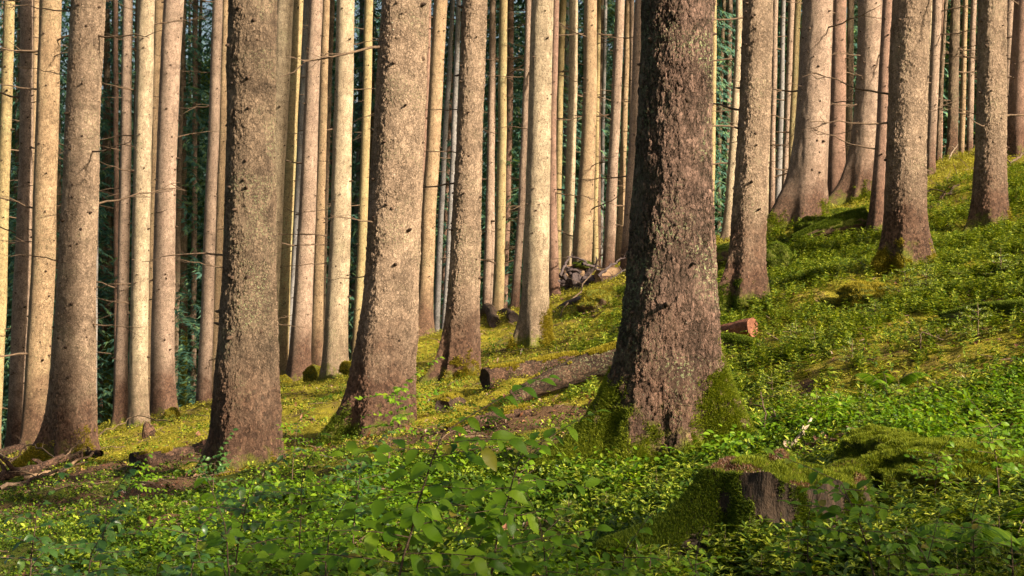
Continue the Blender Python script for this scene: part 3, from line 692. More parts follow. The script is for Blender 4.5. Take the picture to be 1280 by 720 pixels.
# ---------------------------------------------------------------- logs, stumps, roots, sticks
def log(name, label, cat, p0, p1, r0, r1, mat, endmat, moss=None, seed=0, bend=0.03, sides=36, group=None, both=True, n=60, rag=0.14):
    p0, p1 = np.array(p0, float), np.array(p1, float); rs_ = np.random.RandomState(seed)
    L = np.linalg.norm(p1-p0); t = np.linspace(0, 1, n); ax = (p1-p0)/L
    c = (p0+p1)/2
    side = np.cross(ax, [0, 0, 1]); side /= np.linalg.norm(side); up = np.cross(side, ax)
    th = np.arange(sides)/sides*2*math.pi; V = []
    for i, tt in enumerate(t):
        r = r0 + (r1-r0)*tt; cen = p0 - c + ax*L*tt + up*bend*L*math.sin(math.pi*tt)
        rr = r*(1 + rag*fbm(np.cos(th)*1.6+seed, np.sin(th)*1.6, np.full(sides, tt*L*2.2), 3) + 0.07*fbm(np.cos(th)*6, np.sin(th)*6+seed, np.full(sides, tt*L*7), 2))
        V.append(cen + rr[:, None]*(np.cos(th)[:, None]*side + np.sin(th)[:, None]*up))
    v = np.concatenate(V); i = np.arange(n-1)[:, None]*sides; j = np.arange(sides)[None]; k = (j+1) % sides
    f = np.stack([i+j, i+k, i+sides+k, i+sides+j], -1).reshape(-1, 4)
    f = f[:, ::-1]
    o = mesh_np(name, v, f, mat, smooth=True); o.location = c; tag(o, label, cat, group)
    for e, (ring, dirn) in enumerate(((v[:sides], -1), (v[-sides:], 1))):
        if e and not both: 
            pass
        cc = ring.mean(0); g = Geo(); ringi = cc + (ring-cc)*0.985 + ax*dirn*0.0
        mid = cc + (ring-cc)*0.5 - ax*dirn*(0.012+0.01*rs_.rand(sides, 1)); inn = cc + (ring-cc)*0.06 - ax*dirn*0.02
        vv = np.concatenate([ringi, mid, inn]); a_ = np.arange(sides); b_ = (a_+1) % sides
        ff = np.concatenate([np.stack([a_, b_, b_+sides, a_+sides], -1), np.stack([a_+sides, b_+sides, b_+2*sides, a_+2*sides], -1)])
        g.add(vv, ff); g.build('cut_end', endmat, o)
    if moss:
        cnt, mm, thr = moss
        blades(v, f, cnt, mm[0], mm[1], mm[2], 'moss_patch', o, seed, lambda c_, nr: (nr[:, 2]+0.5*fbm(c_[:, 0]*4, c_[:, 1]*4, c_[:, 2]*4+seed, 3) > thr)*1.0)
    return o
def on(px, py, d, lift=0.0):
    """point of the ground on the sight line nearest the noted distance"""
    ds = np.linspace(d*.72, d*1.35, 260); X = (px-640)/F*ds; dz = CH-(py-360)/F*ds - ground(X, ds)
    c = np.where((dz[:-1] > 0) & (dz[1:] <= 0))[0]
    if len(c): d = ds[c[np.argmin(abs(ds[c]-d))]]
    else: d = ds[np.argmin(np.abs(dz) + .02*np.abs(ds-d))]
    x = (px-640)/F*d; return np.array([x, d, gz(x, d)+lift])

p0 = on(640, 508, 12.6, .08); p1 = on(800, 470, 13.0, .25); 
log('fallen_log', 'long brown fallen log leading up to the foreground trunk from the left', 'log', p0, p1, .085, .165, M['logbark'], M['darkend'], (9000, MY, .95), 31, .03)
p0 = on(606, 490, 14.6, .15); p1 = on(722, 455, 17.5, .06)
log('fallen_log', 'sawn log with dark cut end and moss behind the long brown log', 'log', p0, p1, .125, .08, M['rotten'], M['darkend'], (6000, MY, .95), 32, .0)
p0 = on(880, 424, 14.2, .06); p1 = on(941, 422, 13.4, .12)
log('wood_chunk', 'short red brown piece of split wood right of the foreground trunk', 'wood', p0, p1, .05, .11, M['redwood'], M['redwood'], None, 33, .0)
p0 = on(884, 434, 12.6, .03); p1 = on(948, 436, 12.3, .02)
log('mossy_log', 'low moss covered log right of the foreground trunk', 'log', p0, p1, .09, .06, M['logmoss'], M['darkend'], (9000, MG, .2), 34, .05)
p0 = on(166, 590, 14.6, .11); p1 = on(240, 570, 16.2, .03)
log('fallen_log', 'rotten log with upright dark sawn end left of the dark brown trunk', 'log', p0, p1, .105, .08, M['rotten'], M['darkend'], (3000, MY, 1.0), 35, .0)
p0 = on(888, 334, 21.5, .16); p1 = on(925, 330, 23.5, .16)
log('fallen_log', 'grey ended log with mossy top left of the trunk with the hollow', 'log', p0, p1, .17, .17, M['logmoss'], M['greyend'], (4000, MG, .6), 36, .0)
p0 = on(603, 412, 31, .09); p1 = on(618, 409, 31.5, .09)
log('fallen_log', 'small dark log end on the mossy crest right of the cream brown trunk', 'log', p0, p1, .12, .1, M['logbark'], M['darkend'], None, 37)
p0 = on(620, 407, 33, .08); p1 = on(642, 402, 33.5, .08)
log('fallen_log', 'dark log lying along the crest under the knotty olive tan trunk', 'log', p0, p1, .10, .09, M['logbark'], M['darkend'], None, 38)
p0 = on(553, 516, 13.0, .05); p1 = on(574, 506, 14, .03)
log('fallen_log', 'short round ended log beside the foot of the thick leaning trunk', 'log', p0, p1, .085, .08, M['logbark'], M['darkend'], (2500, MY, .9), 39)
p0 = on(751, 512, 11.2, .06); p1 = on(790, 500, 12.2, .06)
log('fallen_log', 'dark log end poking out left of the mossy roots of the foreground trunk', 'log', p0, p1, .075, .07, M['logbark'], M['darkend'], None, 40)
p0 = on(560, 540, 12.0, .0); p1 = on(662, 516, 12.4, .01)
log('fallen_log', 'half buried flat pale brown log in front of the long brown log', 'log', p0, p1, .05, .07, M['rotten'], M['darkend'], (2500, MY, 1.05), 41)
p0 = on(992, 306, 21.0, .06); p1 = on(1086, 290, 20.6, .22)
log('mossy_log', 'moss covered fallen log beneath the big sweeping right hand trunks', 'log', p0, p1, .10, .19, M['logmoss'], M['darkend'], (26000, MG, .0), 42, .03)
p0 = on(1180, 402, 12.4, .02); p1 = on(1290, 398, 12.8, .06)
log('mossy_log', 'mossy log half sunk in seedlings near the right edge', 'log', p0, p1, .06, .09, M['logmoss'], M['darkend'], (12000, MG, .2), 43, .03)
p0 = on(-20, 568, 17.6, .0); p1 = on(34, 560, 18.4, .06)
log('fallen_log', 'tan log end behind the long root at the left edge', 'log', p0, p1, .08, .09, M['rotten'], M['tanwood'], None, 44)
# pale bare logs beside the root plate
for i, (a, b, c, e, r, lab) in enumerate([(748,344,800,340,.085,'bare pale log on top of the stack right of the root plate'),
        (748,352,790,352,.07,'thin grey log under the bare pale log right of the root plate'), (752,362,800,360,.09,'lowest brown log right of the root plate')]):
    q0, q1 = at(a, b, 29.6-i*.3), at(c, e, 30.4-i*.2); log('fallen_log', lab, 'log', q0, q1, r*1.35, r*1.15, M['tanwood'] if i == 0 else M['rotten'], M['tanwood'], None, 50+i, group='logs stacked by the root plate')

def blob(name, label, cat, c, s, mat, moss, seed=0, rough=0.24, parent=None, n=48, fr=2.2):
    u = np.linspace(0, math.pi, n//2+1); th = np.arange(n)/n*2*math.pi
    U, T_ = np.meshgrid(u, th, indexing='ij'); x, y, z = np.sin(U)*np.cos(T_), np.sin(U)*np.sin(T_), np.cos(U)
    r = 1 + rough*fbm(x*fr+seed, y*fr, z*fr, 3)
    v = np.stack([x*r*s[0], y*r*s[1], z*r*s[2]], -1).reshape(-1, 3)
    i = np.arange(n//2)[:, None]*n; j = np.arange(n)[None]; k = (j+1) % n
    f = np.stack([i+j, i+n+j, i+n+k, i+k], -1).reshape(-1, 4)
    o = mesh_np(name, v, f, mat, parent, True); o.location = c
    if label: tag(o, label, cat)
    if moss: blades(v, f, moss[0], moss[1][0], moss[1][1], moss[1][2], 'moss_patch', o, seed, lambda c_, nr: (nr[:, 2] > -0.35)*(0.25+smoothstep(-.6, .6, vnoise(c_[:, 0]*25, c_[:, 1]*25, c_[:, 2]*25))))
    return o
MS = (0.017, 0.0022, M['moss_bright'])
c = on(1105, 590, 7.9, .09); blob('moss_mound', 'rounded bright moss mound right behind the cut stump', 'moss', c, (.22, .2, .14), M['mossbody'], (44000, MS), 1, .3, n=80, fr=2.6)
c = on(1190, 612, 7.4, .10); blob('moss_mound', 'long lumpy moss bank right of the cut stump', 'moss', c, (.42, .22, .15), M['mossbody'], (80000, MS), 2, .2, n=90, fr=3.0)
c = on(1262, 650, 7.0, .0); blob('moss_mound', 'low moss mound by the right edge below the larger mound', 'moss', c, (.16, .16, .09), M['mossbody'], (16000, MS), 3)
c = on(1020, 292, 20.6, .08); blob('moss_mound', 'lumpy moss cushion on the root of the big sweeping trunk', 'moss', c, (.30, .25, .20), M['mossbody'], (16000, MG), 4)
c = on(1052, 270, 23.5, .0); blob('moss_mound', 'flat moss cushion between the sweeping right hand trunks', 'moss', c, (.42, .3, .12), M['mossbody'], (12000, MG), 14)
c = on(968, 336, 19.0, .12); blob('moss_mound', 'green moss hump right of the trunk with the hollow', 'moss', c, (.26, .3, .26), M['mossbody'], (14000, MG), 5)
c = on(425, 462, 23.2, .05); blob('moss_mound', 'small moss hump at the right foot of the cream trunk left of centre', 'moss', at(434, 461, 23.4), (.12, .14, .10), M['mossbody'], (4000, MY), 6)
c = on(395, 474, 23.6, .0); blob('moss_mound', 'gold moss hump at the left foot of the cream trunk left of centre', 'moss', c, (.22, .2, .22), M['mossbody'], (6000, MY), 7)
c = on(352, 486, 24.5, .0); blob('moss_mound', 'gold green moss hump right behind the dark brown trunk', 'moss', c, (.2, .2, .22), M['mossbody'], (6000, MY), 8)
c = on(640, 462, 17.5, .0); blob('moss_mound', 'flat moss cushion above the sawn log', 'moss', c, (.26, .25, .08), M['mossbody'], (6000, MG), 9)
c = on(905, 395, 16.6, .0); blob('moss_mound', 'dark moss hump at the left foot of the trunk with the hollow', 'moss', c, (.22, .2, .12), M['mossbody'], (5000, MG), 10)
c = on(1085, 372, 15.6, .0); blob('moss_mound', 'sloping gold moss tongue below the stout upright trunk', 'moss', c, (.34, .3, .16), M['mossbody'], (9000, MY), 11)
c = on(150, 548, 25.5, .0); blob('moss_mound', 'gold moss hump in front of the slim pinkish trunk', 'moss', c, (.22, .2, .12), M['mossbody'], (4000, MY), 12)
c = on(215, 522, 25.8, .0); blob('moss_mound', 'gold moss hump beside the pink brown trunk at the left', 'moss', c, (.12, .2, .16), M['mossbody'], (4000, MY), 13)
c = on(185, 548, 23.0, .05); blob('bark_slab', 'red brown slab of bark leaning on the foot of the pale yellowish trunk', 'bark', c, (.09, .05, .17), M['rotten'], None, 15, .2)

# big mossy stump in front
sp = on(988, 668, 7.2); STUMP = empty('tree_stump', sp); tag(STUMP, 'flat cut mossy tree stump with a sweeping root in the right foreground', 'stump')
H_ = at(988, 580, 7.2)[2] - sp[2]
tr, cen, sv, sf = trunk_mesh([(0, 0, .34), (H_, 0, .32)], 7.2, sp, H_, [(195, .55, .15, .30), (235, .15, .2, .3), (330, .16, .2, .3), (20, .16, .2, .4), (90, .1, .2, .5)], 77, wood_mat('stump_side', (0.012, 0.009, 0.005), (0.075, 0.045, 0.026), 14, (1, 1, .35), .01, 0.12), 'trunk', STUMP, nth=200, dz=0.012)
_a = np.arctan2(sv[:, 1], sv[:, 0]); _r = 1 + .05*fbm(np.cos(_a)*5, np.sin(_a)*5, sv[:, 2]*4, 3)*smoothstep(0, H_, sv[:, 2])
sv[:, 0] *= _r; sv[:, 1] *= _r; sv[:, 2] += (.045*fbm(np.cos(_a)*2.2, np.sin(_a)*2.2, 4.0, 3) - .02*sv[:, 0]/.28)*smoothstep(.3*H_, H_, sv[:, 2])
_co = np.empty(len(tr.data.vertices)*3, dtype=np.float32); tr.data.vertices.foreach_get('co', _co); _co = _co.reshape(-1, 3); _co[:len(sv)] = sv; tr.data.vertices.foreach_set('co', _co.ravel()); tr.data.update()
ring = sv[-200:]; cc = ring.mean(0); rr = np.linspace(1, 0.02, 26)
tv = np.concatenate([cc + (ring-cc)*s for s in rr]); tv[:, 2] += 0.05*fbm(tv[:, 0]*6, tv[:, 1]*6, 0, 3)*np.repeat(np.clip((1-rr)*6, 0, 1), 200)
i = np.arange(25)[:, None]*200; j = np.arange(200)[None]; k = (j+1) % 200
tf = np.stack([i+j, i+k, i+200+k, i+200+j], -1).reshape(-1, 4)
mesh_np('top_face', tv, tf, wood_mat('stump_top', (0.06, 0.035, 0.02), (0.24, 0.13, 0.07), 25, (1, 1, 1), .005, 0.35), STUMP, True)
blades(tv, tf, 26000, .02, .0025, M['moss_bright'], 'moss_patch', STUMP, 3, lambda c_, nr: smoothstep(-.25, .1, fbm(c_[:, 0]*9, c_[:, 1]*9, 2.0, 3)))
blades(tv, tf, 9000, .012, .0025, M['litter'], 'needle_litter', STUMP, 5, lambda c_, nr: smoothstep(.2, -.1, fbm(c_[:, 0]*9, c_[:, 1]*9, 2.0, 3)))
blades(sv, sf, 110000, .022, .0025, M['moss'], 'moss_patch', STUMP, 4, lambda c_, nr: (c_[:, 2] > -.1)*smoothstep(-.1, .25, fbm(c_[:, 0]*6, c_[:, 1]*6, c_[:, 2]*3, 3) - 0.35*nr[:, 0] + .36 + .8*nr[:, 2]))
c = at(1072, 588, 7.6); 

# upturned root plate
rp = on(722, 372, 30.0); RP = empty('root_plate', rp); tag(RP, 'upturned grey root plate with curling roots on the crest left of the foreground trunk', 'roots')
rs = random.Random(3)
b = blob('stump_body', None, None, (0, 0, .28), (.24, .28, .42), M['rootwood'], None, 20, .35, RP)
for i in range(17):
    a = rad(-20 + i*13.5 + rs.uniform(-8, 8)); L = rs.uniform(.45, 1.0); pts = []; curl = rs.uniform(-1.2, 1.2)
    for t in np.linspace(0, 1, 9):
        aa = a + curl*t*t; pts.append((math.cos(aa)*(.12+L*t)*.75, -.1-.15*t*rs.uniform(.5, 1.5), .35+math.sin(aa)*(.12+L*t)*.62 - .1*t*t))
    g = Geo(); v, f = tube(pts, np.linspace(rs.uniform(.06, .11), .012, 9), 8); g.add(v, f); g.build('root', M['rootwood'] if i % 6 else M['tanwood'], RP)
blob('moss_patch', None, None, (.12, -.15, .68), (.22, .15, .08), M['mossbody'], (3000, MG), 21, .2, RP)
g = Geo()
for i in range(5):
    v, f = tube([(-.3+.1*i, -.2, .1*i), (-.1+.15*i, -.25, .05+.06*i), (.3+.12*i, -.3, .02)], [.07, .06, .03], 8); g.add(v, f)
g.build('root', M['rootwood'], RP)
c = on(752, 385, 28.6, .05); blob('tree_stump', 'low weathered mossy stump in front of the root plate logs', 'stump', c, (.35, .25, .22), M['logmoss'], (6000, MY), 22, .3)
p0 = on(700, 388, 28.0, .03); p1 = on(742, 380, 28.2, .12); log('fallen_log', 'grey brown log curving in front of the root plate', 'log', p0, p1, .06, .10, M['rootwood'], M['darkend'], None, 61)

def stick(name, label, cat, pts, r0, r1, mat, group=None, subs=0, seed=0):
    rs_ = random.Random(seed); g = Geo(); pts = np.array(pts, float); base = pts[0].copy(); n = 14
    t = np.linspace(0, 1, n); ti = np.linspace(0, 1, len(pts)); P_ = np.stack([np.interp(t, ti, pts[:, k]) for k in range(3)], 1) - base
    L = np.linalg.norm(P_[-1]); P_[1:-1] += np.random.RandomState(seed).normal(0, .012*L, (n-2, 3))
    v, f = tube(P_, np.linspace(r0, r1, n), 7); g.add(v, f)
    for k in range(subs):
        i = rs_.randint(2, n-2); p = P_[i]; l = L*rs_.uniform(.1, .3); dr = np.array([rs_.gauss(0, 1), rs_.gauss(0, 1), rs_.uniform(-.2, 1)]); dr /= np.linalg.norm(dr)
        v, f = tube([p, p+dr*l*.5+np.array([0, 0, .02]), p+dr*l], [r1*.8, r1*.6, r1*.25], 4); g.add(v, f)
    o = g.build(name, mat); o.location = base; return tag(o, label, cat, group)
rs = random.Random(8)
for i, (x0, y0, x1, y1, lab) in enumerate([(745,366,792,330,'steep dark stick leaning over the logs by the root plate'),(700,345,715,318,'short grey root stub rising left of the root plate'),
        (735,372,790,360,'long low stick before the root plate logs'),(728,330,760,345,'crooked stick lying on top of the root plate'),(765,372,788,345,'thin leaning stick right of the root plate'),
        (690,372,735,386,'pale stick in front of the root plate'),(748,345,782,322,'forked dead twig above the bare pale log')]):
    q0, q1 = at(x0, y0, 29.2), at(x1, y1, 29.8); stick('fallen_branch', lab, 'branch', [q0, (q0+q1)/2+np.array([0, 0, .05]), q1], .035, .012, M['tanwood'] if i in (2, 5) else M['rootwood'], 'dead wood round the root plate', 3, 200+i)
# brushwood at left
grp = 'brushwood at the left'
BW = [((-10,612,14.6),(40,600,15),(101,577,15.6),.045,.035,'thickest barked pole lying across the brushwood at the left edge'),
      ((30,606,15),(75,598,15.2),(116,573,16),.02,.012,'pale thin stick under the thick pole in the brushwood'),
      ((108,572,15.6),(118,578,15.4),(126,583,15.2),.028,.03,'short cut stub of wood at the right end of the brushwood'),
      ((0,620,14.4),(50,612,14.8),(90,606,15),.018,.008,'lowest dark stick of the brushwood'),
      ((5,590,15.8),(40,560,15.8),(78,596,15),.010,.005,'arching dark twig over the left of the brushwood'),
      ((60,590,15),(85,575,15),(104,553,15.6),.009,.004,'upright thin twig at the right of the brushwood'),
      ((0,575,16),(22,590,15.4),(48,592,15),.014,.007,'curved dark twig by the left edge of the brushwood'),
      ((20,618,14.2),(60,600,14.7),(110,596,15),.012,.006,'thin reddish stick low in the brushwood'),
      ((60,565,16.5),(80,585,15.5),(96,600,15),.01,.005,'steep dark twig crossing the thick pole')]
for i, (a, b, c, r0, r1, lab) in enumerate(BW):
    q_ = on(*a); pp = [q_, at(b[0], b[1], q_[1]+b[2]-a[2]), at(c[0], c[1], q_[1]+c[2]-a[2])]
    for p in pp: p[2] = max(p[2], gz(p[0], p[1])+r0) + .07
    stick('fallen_branch', lab, 'branch', pp, r0*1.3, r1*1.3, M['rotten'] if i in (0, 2, 7) else M['twig'] if i != 1 else M['tanwood'], grp, 4, 70+i)
ST = [((986,561,8.6),(1000,545,8.6),(1014,523,8.7),.014,.009,'pale','pale forked bare stick standing in the moss above the stump'),
      ((953,556,9.0),(956,520,9.0),(951,490,9.1),.007,.004,'twig','straight upright grey twig between foreground trunk and stump'),
      ((981,540,9.0),(965,512,9.2),(942,506,9.4),.010,.005,'twig','bent brown twig right of the foreground trunk roots'),
      ((120,528,17.2),(165,521,17.6),(245,545,17.2),.010,.006,'twig','long thin arching branch right of the thickest left trunk'),
      ((228,552,15),(250,556,14.8),(268,560,14.6),.012,.006,'twig','dark stick left of the dark brown trunk'),
      ((645,415+80,12.6),(655,480,12.6),(664,495,12.5),.004,.003,'pale','thin pale looping twig on the long brown log'),
      ((690,482,13.6),(698,474,13.5),(708,468,13.6),.03,.02,'rotten','short broken branch stub between the two logs'),
      ((1065,382,15.0),(1080,365,15.6),(1096,350,16.2),.012,.006,'twig','dark root like stick left below the stout upright trunk'),
      ((940,370,16),(985,372,15.8),(1012,384,15),.007,.003,'twig','long thin twig right of the trunk with the hollow'),
      ((1150,448,12),(1151,415,12),(1180,425,12),.007,.004,'twig','bent dry twig among the right hand seedlings'),
      ((1243,203,27),(1215,210,26.5),(1190,222,26),.02,.01,'twig','dark branch lying on the crest left of the straight rough trunk'),
      ((1256,214,19),(1268,200,19.4),(1285,188,19.6),.03,.02,'twig','dark branch on the slope at the right edge'),
      ((1185,200,34),(1190,190,34),(1198,180,34),.02,.008,'pale','leaning bare stick at the top of the right slope'),
      ((1010,296,19.8),(1018,288,19.8),(1012,280,19.8),.012,.006,'twig','dark spiky twig below the moss covered fallen log'),
      ((1160,262,22),(1195,252,23),(1232,232,24),.03,.015,'logbark','bark covered branch lying up the right slope'),
      ((1150,246,24),(1185,238,25),(1215,222,26),.022,.01,'twig','thin dark branch higher up the right slope'),
      ((700,398,26),(745,330,29),(758,300,29),.016,.006,'twig','upright dead stick right of the root plate'),
      ((640,600,7.2),(665,585,7.6),(690,590,8),.010,.006,'twig','dark stick in the ground cover below the foreground trunk'),
      ((560,648,6.9),(640,640,7.2),(720,600,8.2),.009,.005,'twig','long brown stick low in the foreground leaves'),
      ((655,632,7.6),(700,612,8),(742,608,8.6),.007,.004,'rotten','thin reddish stick in front of the mossy roots'),
      ((385,520,15),(395,528,14.6),(405,540,14.2),.02,.012,'twig','short dark stick left of the thick leaning trunk')]
for i, (a, b, c, r0, r1, m, lab) in enumerate(ST):
    q_ = on(*a); pp = [q_, at(b[0], b[1], q_[1]+b[2]-a[2]), at(c[0], c[1], q_[1]+c[2]-a[2])]
    for p in pp: p[2] = max(p[2], gz(p[0], p[1])+r0*.6)
    stick('fallen_branch' if i not in (0, 1, 2) else 'dry_stick', lab, 'branch', pp, r0, r1, M[m], None, 3, 100+i)

# ---------------------------------------------------------------- ground cover (stuff)
def herb_proto(seed, n, spread, h, L, W, nseg=2, flat=0.4):
    rs_ = random.Random(seed); g = Geo()
    for i in range(n):
        v, f = leafshape(L*rs_.uniform(.6, 1.2), W*rs_.uniform(.7, 1.2), nseg, .3, .2)
        a = rs_.uniform(0, 6.28); r = spread*rs_.random()**.6
        v = v @ rotm(a, rs_.gauss(0.1, flat), rs_.gauss(0, flat)).T @ np.array(Matrix.Rotation(.3, 3, 'X')).T + np.array([-math.sin(a)*r, math.cos(a)*r, h*(0.25+.75*rs_.random())*(1-.3*r/spread)])
        g.add(v, f)
    return np.concatenate(g.v), np.concatenate(g.f)
def whorl_proto(seed, H, nw, nb, L):
    """tiny conifer-like seedling: whorls of narrow fingers"""
    rs_ = random.Random(seed); g = Geo()
    for wv in range(nw):
        z = H*(wv+.6)/nw; ll = L*(1.15-.75*wv/nw)
        for b in range(nb):
            a = rs_.uniform(0, 6.28); v, f = leafshape(ll*rs_.uniform(.7, 1.1), ll*.30, 2, .5, .1)
            v = v @ rotm(a, rs_.gauss(.25, .2), 0).T + np.array([0, 0, z]); g.add(v, f)
    return np.concatenate(g.v), np.concatenate(g.f)
def sample_ground(n, d0, d1, power, seed, keep, umin=-.42, umax=.42):
    rs_ = np.random.RandomState(seed)
    d = (d0**power + rs_.rand(n)*(d1**power-d0**power))**(1/power); u = rs_.uniform(umin, umax, n)
    x = u*d; k = rs_.rand(n) < keep(x, d); x, d = x[k], d[k]
    return np.stack([x, d, ground(x, d)], 1)
TREES = np.array([[o.location.x, o.location.y] for o in COL.objects if o.name.startswith('spruce_tree')])
def clear(x, y, r=0.3):
    m = np.ones(len(x))
    for t in TREES:
        m *= ((x-t[0])**2 + (y-t[1])**2) > r*r
    for (mx, my, mr) in MOUNDS: m = m*(((x-mx)**2 + (y-my)**2) > mr*mr)
    return m*(((x-sp[0])**2/.46**2 + (y-sp[1])**2/.38**2) > 1)
MOUNDS = [(o.location.x, o.location.y, max(o.dimensions.x, o.dimensions.y)*.45) for o in COL.objects if o.name.startswith('moss_mound')]
pz = lambda x, y, s, k: smoothstep(-.35, .35, fbm(x*s, y*s, k, 3))

HP = [herb_proto(i, 11, .075, .11, .036, .026) for i in range(6)]
HPn = [herb_proto(20+i, 13, .08, .13, .032, .022, 3, .5) for i in range(6)] + [herb_proto(30+i, 20, .07, .06, .016, .012, 2, .5) for i in range(2)]
WP = [whorl_proto(i, .11, 4, 6, .055) for i in range(5)]
# near leafy floor
P_ = sample_ground(52000, 4.2, 11, 2, 1, lambda x, y: (0.05+.95*pz(x, y, .9, 1)*(.2+.8*pz(x, y, 2.6, 5)))*(1-.8*mask_bare(x, y))*clear(x, y, .34))
rs = np.random.RandomState(2); v, f = scatter(HPn, P_, rs.rand(len(P_))*6.28, rs.uniform(.4, 1.1, len(P_))*(.8+.4*pz(P_[:, 0], P_[:, 1], 2.6, 5)), 1)
tag(mesh_np('ground_cover', v, f, M['herb']), 'dense small leaved green herbs covering the shaded foreground', 'ground cover', kind='stuff')
BP = [herb_proto(60+i, 22, .15, .28, .045, .028, 4, .3) for i in range(5)]
P_ = sample_ground(2600, 4.8, 10.5, 2, 41, lambda x, y: pz(x, y, .7, 12)**2*clear(x, y, .55))
v, f = scatter(BP, P_, rs.rand(len(P_))*6.28, rs.uniform(.5, 1.1, len(P_)), 11)
tag(mesh_np('ground_cover', v, f, M['beech']), 'taller mid green leafy clumps in the foreground', 'ground cover', kind='stuff')
# middle distance herbs
P_ = sample_ground(52000, 10.5, 24, 2, 3, lambda x, y: (0.08+.92*pz(x, y, .8, 4)**1.5*(.3+.7*pz(x, y, 2.6, 6)))*(1-.7*mask_bare(x, y))*(1-.8*mask_gold(x, y))*clear(x, y, .35))
v, f = scatter(HP, P_, rs.rand(len(P_))*6.28, rs.uniform(.5, 1.1, len(P_)), 2)
tag(mesh_np('ground_cover', v, f, M['herb']), 'green herbs thinning out between the nearer trunks', 'ground cover', kind='stuff')
# golden moss floor in the sun
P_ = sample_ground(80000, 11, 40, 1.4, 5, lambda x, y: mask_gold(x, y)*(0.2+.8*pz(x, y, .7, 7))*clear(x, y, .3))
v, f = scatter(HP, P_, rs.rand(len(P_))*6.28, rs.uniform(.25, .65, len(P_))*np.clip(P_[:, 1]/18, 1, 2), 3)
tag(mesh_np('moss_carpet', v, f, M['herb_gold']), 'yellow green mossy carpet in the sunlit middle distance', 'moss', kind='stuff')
# seedling cover on the right slope
P_ = sample_ground(72000, 5, 25, 1.9, 6, lambda x, y: smoothstep(.03, .13, x/y + .04*fbm(x, y, 3., 2))*(0.12+.88*pz(x, y, .75, 9)**.7*(.45+.55*pz(x, y, 2.4, 19)))*(1-.8*mask_bare(x, y))*clear(x, y, .35), -.05, .42)
v, f = scatter(WP, P_, rs.rand(len(P_))*6.28, rs.uniform(.6, 1.5, len(P_)), 4)
tag(mesh_np('seedling_cover', v, f, M['seed']), 'carpet of tiny bright green seedlings over the right hand slope', 'ground cover', kind='stuff')
# litter: fallen leaves and needles/twiglets
LP = [leafshape(.05*s, .032*s, 2, .5, -.1) for s in (.8, 1.1)]
P_ = sample_ground(22000, 5, 26, 1.6, 8, lambda x, y: .10+.9*np.maximum(mask_bare(x, y), .5*pz(x, y, 1.4, 14)**3)); P_[:, 2] += .012
v, f = scatter(LP, P_, rs.rand(len(P_))*6.28, rs.uniform(.5, 1.3, len(P_)), 5, .5)
tag(mesh_np('leaf_litter', v, f, M['litter']), 'scattered dry brown fallen leaves', 'leaves', kind='stuff')
tw = [tube([(-.09, 0, 0), (0, .008, .006), (.1, -.005, 0)], [.0025, .003, .0015], 3), tube([(-.05, 0, 0), (0, .012, .004), (.05, .0, 0)], [.003, .0035, .002], 3)]
P_ = sample_ground(11000, 5, 30, 1.4, 9, lambda x, y: .25+.75*mask_bare(x, y)); P_[:, 2] += .012
v, f = scatter(tw, P_, rs.rand(len(P_))*6.28, rs.uniform(.6, 2.2, len(P_)), 6, .25)
tag(mesh_np('twig_litter', v, f, M['twig']), 'scattered small dead twigs on the forest floor', 'twigs', kind='stuff')

# ---------------------------------------------------------------- saplings, seedlings, fern
TILT = np.array(Matrix.Rotation(0.34, 3, 'X') @ Matrix.Rotation(0.15, 3, 'Y'))
def sapling_data(seed, H, lean, nbranch, brL, leafL, mat, arch=0.6):
    """upright thin stem, alternate side shoots held flat, alternate leaves; returns the two meshes"""
    rs_ = random.Random(seed); st = Geo(); lf = Geo(); n = 14
    t = np.linspace(0, 1, n); dirx, diry = lean
    pts = np.stack([dirx*t**1.8, diry*t**1.8, H*(t-0.12*arch*t**3)], 1) + np.random.RandomState(seed).normal(0, .002*H, (n, 3))*t[:, None]
    v, f = tube(pts, np.linspace(.0065, .002, n)*(H/.9)**.5, 6); st.add(v, f)
    def leaves(P0, d, L, r):
        k = max(5, int(L/leafL*2.6)); d = d/np.linalg.norm(d); sag = rs_.uniform(.02, .16)
        bp_ = [P0 + d*L*s + np.array([0, 0, -sag*L*s*s + .0]) for s in np.linspace(0, 1, 6)]
        v, f = tube(bp_, np.linspace(r, .0009, 6), 5); st.add(v, f)
        for i in range(k):
            s = (i+.6)/k; p = P0 + d*L*s + np.array([0, 0, -sag*L*s*s]); sd_ = 1 if i % 2 else -1
            yaw = math.atan2(d[1], d[0]) - math.pi/2 + sd_*rs_.uniform(.6, 1.15) if i < k-1 else math.atan2(d[1], d[0]) - math.pi/2
            ll = leafL*rs_.uniform(.65, 1.15)*(1-.25*s)
            v, f = leafshape(ll, ll*.54, 7, .25, rs_.uniform(-.05, .2))
            v[:, 2] += .012*leafL/.06*np.sin(v[:, 1]*rs_.uniform(60, 90))*.25
            v[:, 0] *= 1 + .07*np.cos(v[:, 1]/ll*34)
            v = v @ rotm(yaw, rs_.gauss(-.05, .25), rs_.gauss(0, .3)).T @ TILT.T
            lf.add(v + p + np.array([math.cos(yaw+math.pi/2), math.sin(yaw+math.pi/2), 0])*.006, f)
    for b in range(nbranch):
        s = .48 + .5*(b+rs_.random()*.6)/nbranch; i = s*(n-1); P0 = np.array([np.interp(i, np.arange(n), pts[:, k]) for k in range(3)])
        a = b*2.4 + rs_.uniform(-.5, .5); L = brL*rs_.uniform(.6, 1.1)*(1.15-.5*s)
        leaves(P0, np.array([math.cos(a), math.sin(a)*.8, rs_.uniform(-.05, .35)]), L, .002)
    leaves(pts[-1], np.array([dirx+.01, diry, .12*H]), brL*.8, .0018)
    return st, lf
